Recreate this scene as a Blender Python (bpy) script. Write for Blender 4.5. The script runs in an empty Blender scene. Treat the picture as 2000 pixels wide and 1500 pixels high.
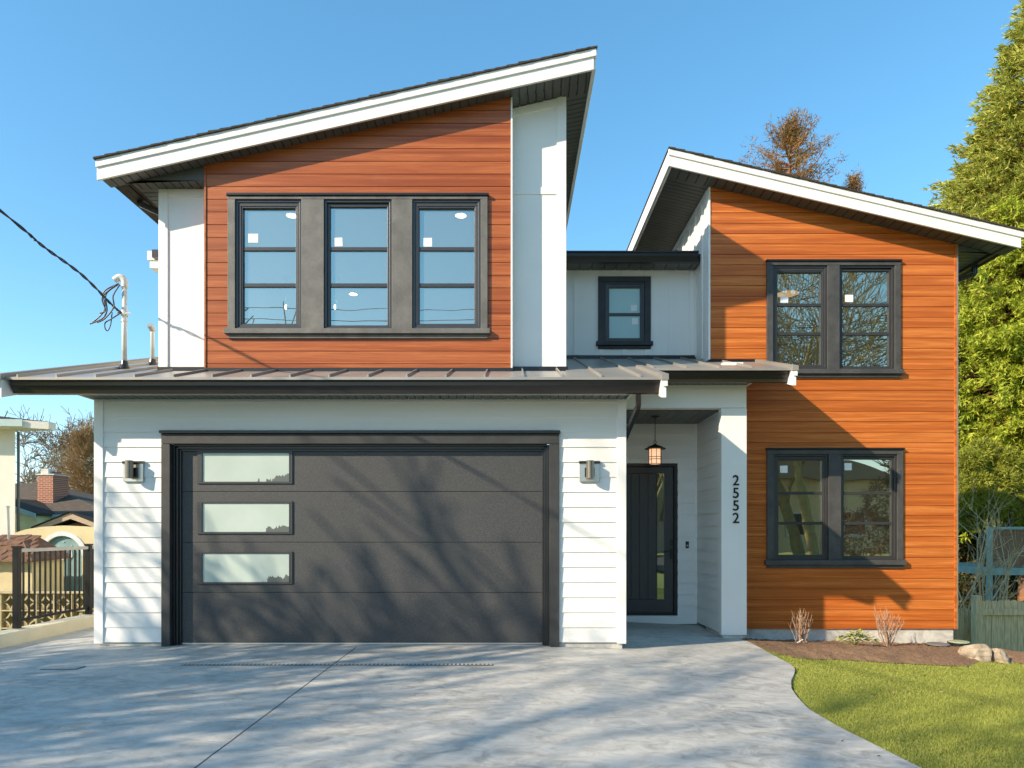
import bpy, math, random
import numpy as np
from mathutils import Vector, Matrix
random.seed(7); RNG = np.random.default_rng(7)
S = bpy.context.scene; COL = S.collection
R = math.radians

# ------------------------------------------------------------------ camera
EYE = 1.4; F = 1333.33; HZ = 1036.0
cam = bpy.data.cameras.new('camera'); cam.lens = 24; cam.sensor_width = 36
cam.shift_y = (HZ - 750) / 2000; cam.clip_start = 0.05; cam.clip_end = 2000
camo = bpy.data.objects.new('camera', cam); COL.objects.link(camo)
camo.location = (0, 0, EYE); camo.rotation_euler = (R(90), 0, 0); S.camera = camo

# ------------------------------------------------------------------ light
SUN = Vector((-1.55, -1.0, 0.975)).normalized()
ELEV = math.asin(SUN.z); ROT = math.atan2(SUN.x, SUN.y)
w = bpy.data.worlds.new('World'); S.world = w; w.use_nodes = True
nt = w.node_tree; nt.nodes.clear()
wo = nt.nodes.new('ShaderNodeOutputWorld'); bg = nt.nodes.new('ShaderNodeBackground')
sk = nt.nodes.new('ShaderNodeTexSky'); sk.sky_type = 'NISHITA'; sk.sun_disc = False
sk.sun_elevation = ELEV; sk.sun_rotation = ROT; sk.altitude = 0
sk.air_density = 0.9; sk.dust_density = 0.25; sk.ozone_density = 2.0
hs = nt.nodes.new('ShaderNodeHueSaturation'); hs.inputs['Hue'].default_value = 0.487; hs.inputs['Saturation'].default_value = 1.34; hs.inputs['Value'].default_value = 1.0
gm_w = nt.nodes.new('ShaderNodeGamma'); gm_w.inputs['Gamma'].default_value = 0.8
nt.links.new(sk.outputs[0], gm_w.inputs[0]); nt.links.new(gm_w.outputs[0], hs.inputs['Color']); nt.links.new(hs.outputs[0], bg.inputs[0])
bg.inputs[1].default_value = 0.15; nt.links.new(bg.outputs[0], wo.inputs[0])
sl = bpy.data.lights.new('sun', 'SUN'); sl.energy = 2.9; sl.angle = R(0.53); sl.color = (1.0, 0.85, 0.64)
so = bpy.data.objects.new('sun', sl); COL.objects.link(so); so.location = (-20, -14, 20)
so.rotation_euler = SUN.to_track_quat('Z', 'Y').to_euler()
S.view_settings.view_transform = 'Standard'; S.view_settings.look = 'None'
S.view_settings.exposure = 1.36; S.view_settings.gamma = 1.0
S.render.engine = 'CYCLES'
S.cycles.max_bounces = 8; S.cycles.transparent_max_bounces = 12; S.cycles.caustics_reflective = False; S.cycles.caustics_refractive = False
S.cycles.use_denoising = True

# ------------------------------------------------------------------ helpers
def PX(u, Y): return (u - 1000.0) * Y / F
def PZ(v, Y): return EYE + (HZ - v) * Y / F
def zg(x, y=0.0):
    t = x - 0.7
    soft = 0.5 * (t + math.sqrt(t * t + 0.25))
    g = -0.05 * soft
    a = min(max((y - 9.0) / 1.8, 0), 1); b = min(max((x - 6.3) / 1.0, 0), 1)
    g -= 1.4 * a * a * (3 - 2 * a) * b * b * (3 - 2 * b)
    return g
def GP(u, v):                       # where a view ray meets the sloping ground
    z = 0.0
    for _ in range(30):
        Y = F * (EYE - z) / (v - HZ); X = PX(u, Y); z = zg(X, 0)
    return X, Y

ORG = {}
def origin(o): return ORG.get(o.name, Vector((0, 0, 0)))
def tag(o, label=None, cat=None, group=None, kind=None):
    if label: o['label'] = label
    if cat: o['category'] = cat
    if group: o['group'] = group
    if kind: o['kind'] = kind
    return o
def thing(name, loc, label, cat, group=None):
    o = bpy.data.objects.new(name, None); COL.objects.link(o); o.location = loc
    o.empty_display_size = 0.2; ORG[o.name] = Vector(loc)
    return tag(o, label, cat, group)
def link_mesh(name, me, mats, parent=None, loc=None):
    o = bpy.data.objects.new(name, me); COL.objects.link(o)
    for m in (mats if isinstance(mats, (list, tuple)) else [mats]): me.materials.append(m)
    if parent is not None:
        o.parent = parent; ORG[o.name] = origin(parent)
    else:
        o.location = loc or (0, 0, 0); ORG[o.name] = Vector(loc or (0, 0, 0))
    return o
def copy_tree(o, loc, label=None, parent=None):
    c = o.copy(); COL.objects.link(c)
    if parent is None:
        c.location = loc; ORG[c.name] = Vector(loc)
        if label: c['label'] = label
    else: c.parent = parent
    for ch in [x for x in COL.objects if x.parent == o]: copy_tree(ch, None, None, c)
    return c

class MB:
    def __init__(s): s.v = []; s.f = []; s.m = []; s.mi = 0
    def add(s, vs, fs):
        b = len(s.v); s.v += [tuple(p) for p in vs]; s.f += [tuple(i + b for i in f) for f in fs]; s.m += [s.mi] * len(fs)
        return s
    def box(s, x0, x1, y0, y1, z0, z1):
        x0, x1 = min(x0, x1), max(x0, x1); y0, y1 = min(y0, y1), max(y0, y1); z0, z1 = min(z0, z1), max(z0, z1)
        return s.add([(x0,y0,z0),(x1,y0,z0),(x1,y1,z0),(x0,y1,z0),(x0,y0,z1),(x1,y0,z1),(x1,y1,z1),(x0,y1,z1)],
              [(0,3,2,1),(4,5,6,7),(0,1,5,4),(1,2,6,5),(2,3,7,6),(3,0,4,7)])
    def hexa(s, p): return s.add(p, [(0,3,2,1),(4,5,6,7),(0,1,5,4),(1,2,6,5),(2,3,7,6),(3,0,4,7)])
    def prism(s, poly, axis, a, b):      # poly 2D; axis 'y': (x,z) swept in y; 'x': (y,z) in x; 'z': (x,y) in z
        n = len(poly)
        def P(p, t): return {'y': (p[0], t, p[1]), 'x': (t, p[0], p[1]), 'z': (p[0], p[1], t)}[axis]
        vs = [P(p, a) for p in poly] + [P(p, b) for p in poly]
        fs = [tuple(range(n)), tuple(range(2 * n - 1, n - 1, -1))] + [(i, i + n, (i + 1) % n + n, (i + 1) % n) for i in range(n)]
        return s.add(vs, fs)
    def slab(s, p4, n, t):               # p4 four corners, thickness t along n
        n = Vector(n).normalized() * t
        return s.hexa([Vector(p) for p in p4] + [Vector(p) + n for p in p4])
    def quad(s, *p): return s.add(p, [tuple(range(len(p)))])
    def tube(s, path, rad, sides=6, cap=True):
        n = len(path); P = [Vector(p) for p in path]; base = len(s.v); ref = None
        for i in range(n):
            t = (P[min(i + 1, n - 1)] - P[max(i - 1, 0)]).normalized()
            if ref is None: ref = t.orthogonal().normalized()
            u = ref - t * ref.dot(t)
            u = u.normalized() if u.length > 1e-4 else t.orthogonal().normalized()
            ref = u; wv = t.cross(u); r = rad[i] if hasattr(rad, '__len__') else rad
            for k in range(sides):
                a = 2 * math.pi * k / sides
                s.v.append(tuple(P[i] + (u * math.cos(a) + wv * math.sin(a)) * r))
        for i in range(n - 1):
            for k in range(sides):
                a, b = base + i * sides + k, base + i * sides + (k + 1) % sides
                s.f.append((a, b, b + sides, a + sides)); s.m.append(s.mi)
        if cap:
            s.f.append(tuple(base + k for k in range(sides - 1, -1, -1))); s.m.append(s.mi)
            s.f.append(tuple(base + (n - 1) * sides + k for k in range(sides))); s.m.append(s.mi)
        return s
    def sweep(s, path, sec, up=(0, 0, 1)):  # sec 2D section; first axis = side, second = 'up' made perpendicular
        P = [Vector(p) for p in path]; n = len(P); m = len(sec); base = len(s.v)
        for i in range(n):
            t = (P[min(i + 1, n - 1)] - P[max(i - 1, 0)]).normalized()
            side = t.cross(Vector(up)); side.normalize(); u2 = side.cross(t)
            for a, b in sec: s.v.append(tuple(P[i] + side * a + u2 * b))
        for i in range(n - 1):
            for k in range(m):
                a, b = base + i * m + k, base + i * m + (k + 1) % m
                s.f.append((a, b, b + m, a + m)); s.m.append(s.mi)
        s.f.append(tuple(base + k for k in range(m - 1, -1, -1))); s.m.append(s.mi)
        s.f.append(tuple(base + (n - 1) * m + k for k in range(m))); s.m.append(s.mi)
        return s
    def lathe(s, prof, c, sides=20):     # prof (r,z)
        base = len(s.v)
        for r, z in prof:
            for k in range(sides):
                a = 2 * math.pi * k / sides; s.v.append((c[0] + r * math.cos(a), c[1] + r * math.sin(a), c[2] + z))
        for i in range(len(prof) - 1):
            for k in range(sides):
                a, b = base + i * sides + k, base + i * sides + (k + 1) % sides
                s.f.append((a, b, b + sides, a + sides)); s.m.append(s.mi)
        s.f.append(tuple(base + k for k in range(sides - 1, -1, -1))); s.m.append(s.mi)
        s.f.append(tuple(base + (len(prof) - 1) * sides + k for k in range(sides))); s.m.append(s.mi)
        return s
    def build(s, name, mats, parent=None, loc=None, bevel=0.0, smooth=False, label=None):
        o0 = origin(parent) if parent is not None else Vector(loc or (0, 0, 0))
        me = bpy.data.meshes.new(name)
        me.from_pydata([(a - o0.x, b - o0.y, c - o0.z) for a, b, c in s.v], [], s.f)
        if any(s.m): me.polygons.foreach_set('material_index', s.m)
        if smooth: me.polygons.foreach_set('use_smooth', [True] * len(me.polygons))
        me.validate(); me.update()
        o = link_mesh(name, me, mats, parent, loc)
        if bevel:
            b = o.modifiers.new('bevel', 'BEVEL'); b.width = bevel; b.segments = 2; b.limit_method = 'ANGLE'; b.angle_limit = R(40)
        if label: o['label'] = label
        return o
def fix_normals(o):
    import bmesh
    bm = bmesh.new(); bm.from_mesh(o.data); bmesh.ops.recalc_face_normals(bm, faces=bm.faces); bm.to_mesh(o.data); bm.free(); return o
def np_mesh(name, V, k, mats, parent=None, loc=None):   # V (N*k,3): separate k-gons
    o0 = origin(parent) if parent is not None else Vector(loc or (0, 0, 0))
    V = (V - np.array(o0)).astype(np.float32); n = len(V) // k
    me = bpy.data.meshes.new(name)
    me.vertices.add(n * k); me.vertices.foreach_set('co', V[:n * k].ravel())
    me.loops.add(n * k); me.loops.foreach_set('vertex_index', np.arange(n * k, dtype=np.int32))
    me.polygons.add(n); me.polygons.foreach_set('loop_start', np.arange(0, n * k, k, dtype=np.int32))
    me.polygons.foreach_set('loop_total', np.full(n, k, dtype=np.int32))
    me.update(calc_edges=True); me.validate()
    return link_mesh(name, me, mats, parent, loc)

# ------------------------------------------------------------------ materials
class NT:
    def __init__(s, name):
        s.mat = bpy.data.materials.new(name); s.mat.use_nodes = True; s.t = s.mat.node_tree
        s.b = s.t.nodes['Principled BSDF']; s.out = s.t.nodes['Material Output']; s._tc = None
    def n(s, typ, **kw):
        x = s.t.nodes.new(typ)
        for k, v in kw.items(): setattr(x, k, v)
        return x
    def l(s, a, b): s.t.links.new(a, b)
    def co(s, scale=(1, 1, 1), off=None):
        if s._tc is None: s._tc = s.n('ShaderNodeTexCoord')
        m = s.n('ShaderNodeMapping'); m.inputs['Scale'].default_value = scale
        s.l(s._tc.outputs['Object'], m.inputs['Vector'])
        if off is not None: s.l(off, m.inputs['Location'])
        return m.outputs[0]
    def noise(s, scale, detail=4, rough=0.55, map=(1, 1, 1), off=None, dist=0.0):
        x = s.n('ShaderNodeTexNoise'); x.inputs['Scale'].default_value = scale; x.inputs['Detail'].default_value = detail
        x.inputs['Roughness'].default_value = rough; x.inputs['Distortion'].default_value = dist
        s.l(s.co(map, off), x.inputs['Vector']); return x.outputs['Fac']
    def ramp(s, fac, stops):
        x = s.n('ShaderNodeValToRGB'); e = x.color_ramp.elements
        while len(e) < len(stops): e.new(0.5)
        for k, (p, c) in enumerate(stops):
            e[k].position = p; e[k].color = (*c, 1) if hasattr(c, '__len__') else (c, c, c, 1)
        s.l(fac, x.inputs[0]); return x.outputs[0]
    def mix(s, fac, a, b, mode='MIX'):
        x = s.n('ShaderNodeMix', data_type='RGBA', blend_type=mode)
        for sock, v in ((x.inputs[0], fac), (x.inputs[6], a), (x.inputs[7], b)):
            if hasattr(v, 'is_linked'): s.l(v, sock)
            elif hasattr(v, '__len__'): sock.default_value = (*v, 1)
            else: sock.default_value = v
        return x.outputs[2]
    def math(s, op, a, b=0.0):
        x = s.n('ShaderNodeMath', operation=op)
        for sock, v in zip(x.inputs, (a, b)):
            if hasattr(v, 'is_linked'): s.l(v, sock)
            else: sock.default_value = v
        return x.outputs[0]
    def island(s):
        g = s.n('ShaderNodeNewGeometry'); return g.outputs['Random Per Island']
    def set(s, color=None, rough=None, metal=None, spec=None, bump=None, bstr=0.3, bdist=0.01):
        for k, v in (('Base Color', color), ('Roughness', rough), ('Metallic', metal), ('Specular IOR Level', spec)):
            if v is None: continue
            if hasattr(v, 'is_linked'): s.l(v, s.b.inputs[k])
            else: s.b.inputs[k].default_value = (*v, 1) if hasattr(v, '__len__') else v
        if bump is not None:
            b = s.n('ShaderNodeBump'); b.inputs['Strength'].default_value = bstr; b.inputs['Distance'].default_value = bdist
            s.l(bump, b.inputs['Height']); s.l(b.outputs[0], s.b.inputs['Normal'])
        return s.mat
def simple(name, c, rough=0.5, metal=0.0, var=0.12, scale=6, spec=0.5, bump=0.0, bscale=60, map=(1, 1, 1)):
    m = NT(name); f = m.noise(scale, 5, map=map)
    col = m.ramp(f, [(0.25, tuple(x * (1 - var) for x in c)), (0.75, tuple(min(1, x * (1 + var)) for x in c))])
    bp = m.noise(bscale, 3, map=map) if bump else None
    return m.set(col, rough, metal, spec, bp, bump)

def cladding(name, light, mid, dark):
    m = NT(name); isl = m.island()
    off = m.n('ShaderNodeCombineXYZ')
    m.l(m.math('MULTIPLY', isl, 37.0), off.inputs[0]); m.l(m.math('MULTIPLY', isl, 91.0), off.inputs[2])
    broad = m.noise(1.0, 4, 0.55, (0.33, 1, 15), off.outputs[0], 0.5)
    fine = m.noise(1.0, 6, 0.65, (2.2, 4, 95), off.outputs[0], 0.3)
    c1 = m.ramp(broad, [(0.32, dark), (0.48, mid), (0.64, light)])
    c2 = m.mix(m.ramp(fine, [(0.35, 0.0), (0.62, 1.0)]), tuple(x * 0.62 for x in mid), c1)
    c2 = m.mix(0.72, c1, c2)
    val = m.math('ADD', m.math('MULTIPLY', isl, 0.18), 0.90)
    c3 = m.mix(1.0, c2, m.ramp(val, [(0.0, 0.0), (1.0, 1.0)]), 'MULTIPLY')
    dust = m.ramp(m.noise(2.3, 6, 0.7), [(0.62, 0.0), (0.8, 0.06)])
    c3 = m.mix(dust, c3, (0.6, 0.5, 0.42))
    return m.set(c3, 0.36, 0, 0.35, fine, 0.12, 0.004)
M = {}
M['clad'] = cladding('reddish_wood_cladding', (0.49, 0.150, 0.043), (0.38, 0.096, 0.023), (0.25, 0.054, 0.012))
M['clad2'] = cladding('sunlit_orange_wood_cladding', (0.71, 0.232, 0.052), (0.55, 0.143, 0.025), (0.37, 0.078, 0.013))  # same wood as clad, brighter and more orange to paint its sunlit look
M['white'] = simple('white_painted_siding', (0.78, 0.765, 0.725), 0.5, var=0.055, scale=1.6, bump=0.10, bscale=40, map=(0.3, 0.3, 3))
M['trimw'] = simple('white_trim_paint', (0.80, 0.785, 0.75), 0.45, var=0.03, scale=2, bump=0.04)
def rough_sawn(name, c):
    m = NT(name); f = m.noise(48, 6, 0.75); g = m.noise(5, 5, 0.6)
    col = m.mix(m.ramp(g, [(0.35, 0.0), (0.75, 1.0)]), tuple(x * 0.75 for x in c), tuple(x * 1.3 for x in c))
    col = m.mix(m.ramp(f, [(0.60, 0.0), (0.75, 0.45)]), col, tuple(min(0.3, x * 3.2) for x in c))
    kn = m.ramp(m.noise(11, 2, 0.4), [(0.22, 0.7), (0.27, 0.0)])
    col = m.mix(kn, col, (0.03, 0.03, 0.03))
    return m.set(col, 0.6, 0, 0.5, f, 0.55, 0.006)
M['saw'] = rough_sawn('sun_sheen_rough_sawn_trim', (0.125, 0.121, 0.112)); M['saw3'] = rough_sawn('half_shade_rough_sawn_trim', (0.062, 0.060, 0.058)); M['saw4'] = rough_sawn('full_shade_rough_sawn_trim', (0.03, 0.031, 0.034)); M['saw2'] = rough_sawn('charcoal_rough_sawn_trim', (0.034, 0.034, 0.034))  # saw, saw3, saw4
M['vinyl'] = simple('black_window_frame', (0.036, 0.035, 0.036), 0.38, var=0.1, scale=9, spec=0.6)
def door_metal():
    m = NT('textured_black_garage_steel'); f = m.noise(150, 2, 0.6); h = m.noise(1.2, 4)
    col = m.mix(m.ramp(f, [(0.52, 0.0), (0.74, 1.0)]), (0.040, 0.040, 0.041), (0.14, 0.136, 0.13))
    col = m.mix(m.ramp(h, [(0.4, 0.0), (0.8, 0.3)]), col, (0.07, 0.069, 0.067))
    return m.set(col, 0.55, 0, 0.5, f, 0.35, 0.003)
M['gdoor'] = door_metal()
M['black'] = simple('black_painted_metal', (0.012, 0.012, 0.0125), 0.35, 0.0, var=0.2, scale=5, spec=0.5)
M['gutter'] = simple('dark_brown_gutter', (0.020, 0.015, 0.0125), 0.30, 0.0, var=0.35, scale=3, spec=0.6, map=(0.4, 1, 6))
M['soffit'] = simple('dark_vented_soffit', (0.085, 0.088, 0.083), 0.42, 0, var=0.1, scale=3)
M['seam'] = simple('grey_standing_seam_metal', (0.34, 0.312, 0.275), 0.36, 0.3, var=0.22, scale=1.5, spec=0.6, map=(1, 0.35, 1))
M['galv'] = simple('galvanised_metal', (0.42, 0.41, 0.39), 0.4, 0.6, var=0.15, scale=8)
M['shingle'] = simple('asphalt_shingles', (0.062, 0.052, 0.043), 0.95, 0, var=0.4, scale=30, spec=0.1, bump=0.4, bscale=200)
M['ally'] = simple('brushed_aluminium', (0.62, 0.61, 0.58), 0.33, 0.85, var=0.08, scale=12, map=(1, 1, 8))
M['pvc'] = simple('off_white_conduit', (0.66, 0.64, 0.58), 0.4, 0, var=0.14, scale=7)
M['cable'] = simple('black_cable_jacket', (0.035, 0.036, 0.04), 0.4)
M['room'] = simple('painted_room_wall', (0.78, 0.78, 0.75), 0.8, var=0.02)
M['iron'] = simple('black_railing_paint', (0.007, 0.007, 0.0075), 0.5, spec=0.25)
M['digit'] = simple('black_digit', (0.01, 0.01, 0.012), 0.35)
M['paper'] = simple('white_window_sticker', (0.78, 0.80, 0.78), 0.6, var=0.02)
M['bark'] = simple('grey_bark', (0.13, 0.115, 0.09), 0.85, var=0.35, scale=8, bump=0.5, bscale=25, map=(1, 1, 0.3))
M['bark2'] = simple('brown_grey_bark', (0.27, 0.22, 0.16), 0.85, var=0.3, scale=8)
M['shingle2'] = simple('worn_brown_shingles', (0.115, 0.092, 0.072), 0.95, var=0.45, scale=5, spec=0.1, bump=0.5, bscale=9, map=(1.2, 3, 6))
M['barkr'] = simple('red_bark', (0.26, 0.12, 0.06), 0.85, var=0.3, scale=8)
M['twig'] = simple('pale_twigs', (0.40, 0.26, 0.17), 0.7, var=0.25, scale=20)
M['moss'] = simple('mossy_bark', (0.30, 0.25, 0.10), 0.85, var=0.4, scale=6)
M['graytwig'] = simple('grey_twigs', (0.45, 0.35, 0.21), 0.8, var=0.3, scale=10)
def conc(name, c, joints=False):
    m = NT(name)
    a = m.noise(0.9, 8, 0.62, (1, 1.6, 1), dist=0.8); b = m.noise(4.2, 9, 0.74, (1, 1.5, 1), dist=1.2); d = m.noise(60, 4, 0.7)
    col = m.ramp(a, [(0.28, tuple(x * 0.76 for x in c)), (0.5, c), (0.72, tuple(min(1, x * 1.2) for x in c))])
    col = m.mix(m.ramp(b, [(0.44, 0.0), (0.60, 0.75)]), col, tuple(min(1, x * 1.42) for x in c))
    col = m.mix(m.ramp(b, [(0.34, 0.7), (0.44, 0.0)]), col, tuple(x * 0.62 for x in c))
    col = m.mix(m.ramp(d, [(0.66, 0.0), (0.74, 0.5)]), col, (0.66, 0.65, 0.63))
    if joints:
        sep = m.n('ShaderNodeSeparateXYZ'); m.l(m.co(), sep.inputs[0])
        wob = m.math('MULTIPLY', m.math('SUBTRACT', m.noise(3, 2), 0.5), 0.012)
        jx = m.math('LESS_THAN', m.math('ABSOLUTE', m.math('ADD', m.math('ADD', sep.outputs[0], 1.87), wob)), 0.0075)
        jx = m.math('MULTIPLY', jx, m.math('LESS_THAN', sep.outputs[1], 8.2))
        jy = m.math('LESS_THAN', m.math('ABSOLUTE', m.math('ADD', m.math('SUBTRACT', sep.outputs[1], 5.5), wob)), 0.003)
        jy = m.math('MULTIPLY', m.math('MULTIPLY', jy, m.math('GREATER_THAN', sep.outputs[0], -1.87)), 0.5)
        col = m.mix(m.math('MAXIMUM', jx, jy), col, (0.07, 0.07, 0.07))
    return m.set(col, m.ramp(b, [(0.3, 0.55), (0.7, 0.8)]), 0, 0.4, b, 0.15, 0.01)
M['conc'] = conc('driveway_concrete', (0.415, 0.395, 0.355), True)
M['found'] = conc('foundation_concrete', (0.50, 0.475, 0.42))
M['cream'] = simple('cream_stucco', (0.66, 0.60, 0.44), 0.85, var=0.08, scale=4, bump=0.2, bscale=80)
M['creamy'] = simple('yellow_painted_wall', (0.60, 0.50, 0.29), 0.8, var=0.12, scale=3, bump=0.2)
M['offw'] = simple('off_white_stucco', (0.72, 0.69, 0.61), 0.85, var=0.04, scale=3, bump=0.2, bscale=80)
M['teal'] = simple('teal_painted_wood', (0.20, 0.33, 0.32), 0.6, var=0.25, scale=6)
M['paleteal'] = simple('pale_teal_paint', (0.36, 0.47, 0.46), 0.6, var=0.1, scale=4)
M['tile'] = simple('brown_clay_tiles', (0.17, 0.088, 0.05), 0.8, var=0.45, scale=9, bump=0.6, bscale=30)
M['barge'] = simple('weathered_timber', (0.42, 0.31, 0.22), 0.75, var=0.25, scale=8, map=(1, 1, 5))
M['oldwood'] = simple('old_grey_green_timber', (0.66, 0.48, 0.27), 0.85, var=0.42, scale=7, bump=0.4, bscale=40, map=(5, 5, 0.5))
M['brownwood'] = simple('dark_brown_slats', (0.20, 0.12, 0.07), 0.8, var=0.3, scale=7)
M['rock'] = simple('tan_boulder', (0.38, 0.30, 0.21), 0.9, var=0.55, scale=9, bump=1.0, bscale=22)
def brick():
    m = NT('red_brick'); b = m.n('ShaderNodeTexBrick'); m.l(m.co(), b.inputs['Vector'])
    tc = m.n('ShaderNodeMapping'); tc.inputs['Rotation'].default_value = (R(90), 0, 0); m.l(m._tc.outputs['Object'], tc.inputs[0]); m.l(tc.outputs[0], b.inputs['Vector'])
    b.inputs['Color1'].default_value = (0.36, 0.10, 0.04, 1); b.inputs['Color2'].default_value = (0.28, 0.075, 0.035, 1); b.inputs['Mortar'].default_value = (0.42, 0.34, 0.27, 1)
    b.inputs['Scale'].default_value = 1; b.inputs['Brick Width'].default_value = 0.22; b.inputs['Row Height'].default_value = 0.075; b.inputs['Mortar Size'].default_value = 0.01
    return m.set(b.outputs['Color'], 0.85)
M['brick'] = brick()
def soil_m():
    m = NT('brown_garden_soil'); a = m.noise(3, 6, 0.7); d = m.noise(55, 6, 0.75)
    col = m.ramp(d, [(0.3, (0.13, 0.072, 0.04)), (0.5, (0.36, 0.215, 0.125)), (0.75, (0.54, 0.36, 0.23))])
    col = m.mix(m.ramp(a, [(0.4, 0.0), (0.7, 0.5)]), col, (0.15, 0.095, 0.062))
    return m.set(col, 0.95, 0, 0.2, d, 1.0, 0.03)
M['soil'] = soil_m()
def ground_m():
    m = NT('rough_turf_ground'); a = m.noise(1.4, 6); d = m.noise(40, 5)
    col = m.mix(a, (0.24, 0.25, 0.06), (0.21, 0.25, 0.05)); col = m.mix(m.ramp(d, [(0.3, 0.0), (0.7, 1.0)]), col, (0.30, 0.32, 0.09))
    return m.set(col, 0.95, 0, 0.2, d, 0.8, 0.02)
M['ground'] = ground_m()
M['asphalt'] = simple('road_asphalt', (0.055, 0.055, 0.056), 0.9, var=0.2, scale=30)
def leaf_m(name, stops, trans=0.35, patch=None):
    m = NT(name); isl = m.island()
    col = m.ramp(isl, stops)
    if patch:
        big = m.noise(patch[0], 4); col = m.mix(m.ramp(big, [(0.38, 0.0), (0.62, patch[2])]), col, patch[1])
    m.set(col, 0.6, 0, 0.3)
    tr = m.n('ShaderNodeBsdfTranslucent'); m.l(col, tr.inputs[0])
    mx = m.n('ShaderNodeMixShader'); mx.inputs[0].default_value = trans
    m.l(m.b.outputs[0], mx.inputs[1]); m.l(tr.outputs[0], mx.inputs[2]); m.l(mx.outputs[0], m.out.inputs[0])
    return m.mat
M['grass'] = leaf_m('lawn_grass_blades', [(0.0, (0.16, 0.20, 0.03)), (0.5, (0.33, 0.37, 0.065)), (0.85, (0.45, 0.46, 0.11)), (1.0, (0.56, 0.49, 0.19))], 0.3, (0.8, (0.40, 0.42, 0.085), 0.45))
M['fol1'] = leaf_m('olive_conifer_foliage', [(0.0, (0.20, 0.23, 0.035)), (0.5, (0.44, 0.46, 0.075)), (1.0, (0.62, 0.58, 0.14))], 0.36)
M['fol2'] = leaf_m('yellow_green_cedar_foliage', [(0.0, (0.20, 0.27, 0.02)), (0.5, (0.44, 0.50, 0.045)), (1.0, (0.62, 0.60, 0.09))], 0.35)
M['fol3'] = leaf_m('golden_shrub_foliage', [(0.0, (0.14, 0.17, 0.02)), (0.5, (0.30, 0.32, 0.035)), (1.0, (0.42, 0.42, 0.07))], 0.35)
M['folb'] = leaf_m('rusty_conifer_foliage', [(0.0, (0.16, 0.085, 0.03)), (0.5, (0.33, 0.165, 0.055)), (1.0, (0.30, 0.24, 0.07))], 0.3)
M['folt'] = leaf_m('tan_twig_foliage', [(0.0, (0.15, 0.085, 0.035)), (0.5, (0.30, 0.17, 0.065)), (1.0, (0.36, 0.25, 0.10))], 0.25)
M['fold'] = leaf_m('dark_hedge_foliage', [(0.0, (0.02, 0.03, 0.01)), (0.6, (0.06, 0.075, 0.02)), (0.9, (0.22, 0.10, 0.03)), (1.0, (0.30, 0.26, 0.05))], 0.25)
M['folg'] = leaf_m('perennial_leaves', [(0.0, (0.20, 0.27, 0.06)), (0.6, (0.46, 0.48, 0.16)), (1.0, (0.66, 0.60, 0.26))], 0.35)
def emis(name, c, s):
    m = NT(name); m.set((0.8, 0.8, 0.8), 0.5); m.b.inputs['Emission Color'].default_value = (*c, 1); m.b.inputs['Emission Strength'].default_value = s; return m.mat
M['lamp'] = emis('lit_ceiling_light', (1.0, 0.78, 0.52), 3.0)
M['lant'] = emis('lit_amber_glass', (1.0, 0.52, 0.24), 0.40)
M['bulb'] = emis('lit_filament', (1.0, 0.85, 0.6), 3.0)
def glass(name, refl, tint, rough=0.0, wave=0.0, veil=0.0, gl=(0.84, 1.0, 0.93)):
    m = NT(name); m.t.nodes.remove(m.b)
    g = m.n('ShaderNodeBsdfGlossy'); g.inputs['Roughness'].default_value = rough; g.inputs[0].default_value = (*gl, 1)
    t = m.n('ShaderNodeBsdfTransparent'); t.inputs[0].default_value = (*tint, 1)
    lw = m.n('ShaderNodeFresnel'); lw.inputs[0].default_value = 1.5
    fac = m.math('ADD', m.math('MULTIPLY', lw.outputs[0], 0.9), refl)
    mx = m.n('ShaderNodeMixShader'); m.l(fac, mx.inputs[0]); m.l(t.outputs[0], mx.inputs[1]); m.l(g.outputs[0], mx.inputs[2])
    df = m.n('ShaderNodeBsdfDiffuse'); df.inputs[0].default_value = (0.62, 0.64, 0.56, 1); m2 = m.n('ShaderNodeMixShader'); m2.inputs[0].default_value = veil  # pale diffuse share added in place of reflected sky and room light
    m.l(mx.outputs[0], m2.inputs[1]); m.l(df.outputs[0], m2.inputs[2]); m.l(m2.outputs[0], m.out.inputs[0])
    if wave:
        b = m.n('ShaderNodeBump'); b.inputs['Strength'].default_value = wave; b.inputs['Distance'].default_value = 0.002
        m.l(m.noise(2.2, 1), b.inputs['Height']); m.l(b.outputs[0], g.inputs['Normal'])
    return m.mat
M['glass2'] = glass('gold_tinted_mirror_glass', 0.50, (0.62, 0.58, 0.42), 0.0, 0.45, 0.02, (1.0, 0.93, 0.74))  # warm tint paints a golden light into the reflections
M['glass'] = glass('window_glass', 0.40, (0.88, 0.95, 0.88), 0.0, 0.45, 0.11, (0.90, 1.0, 0.90))
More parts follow.
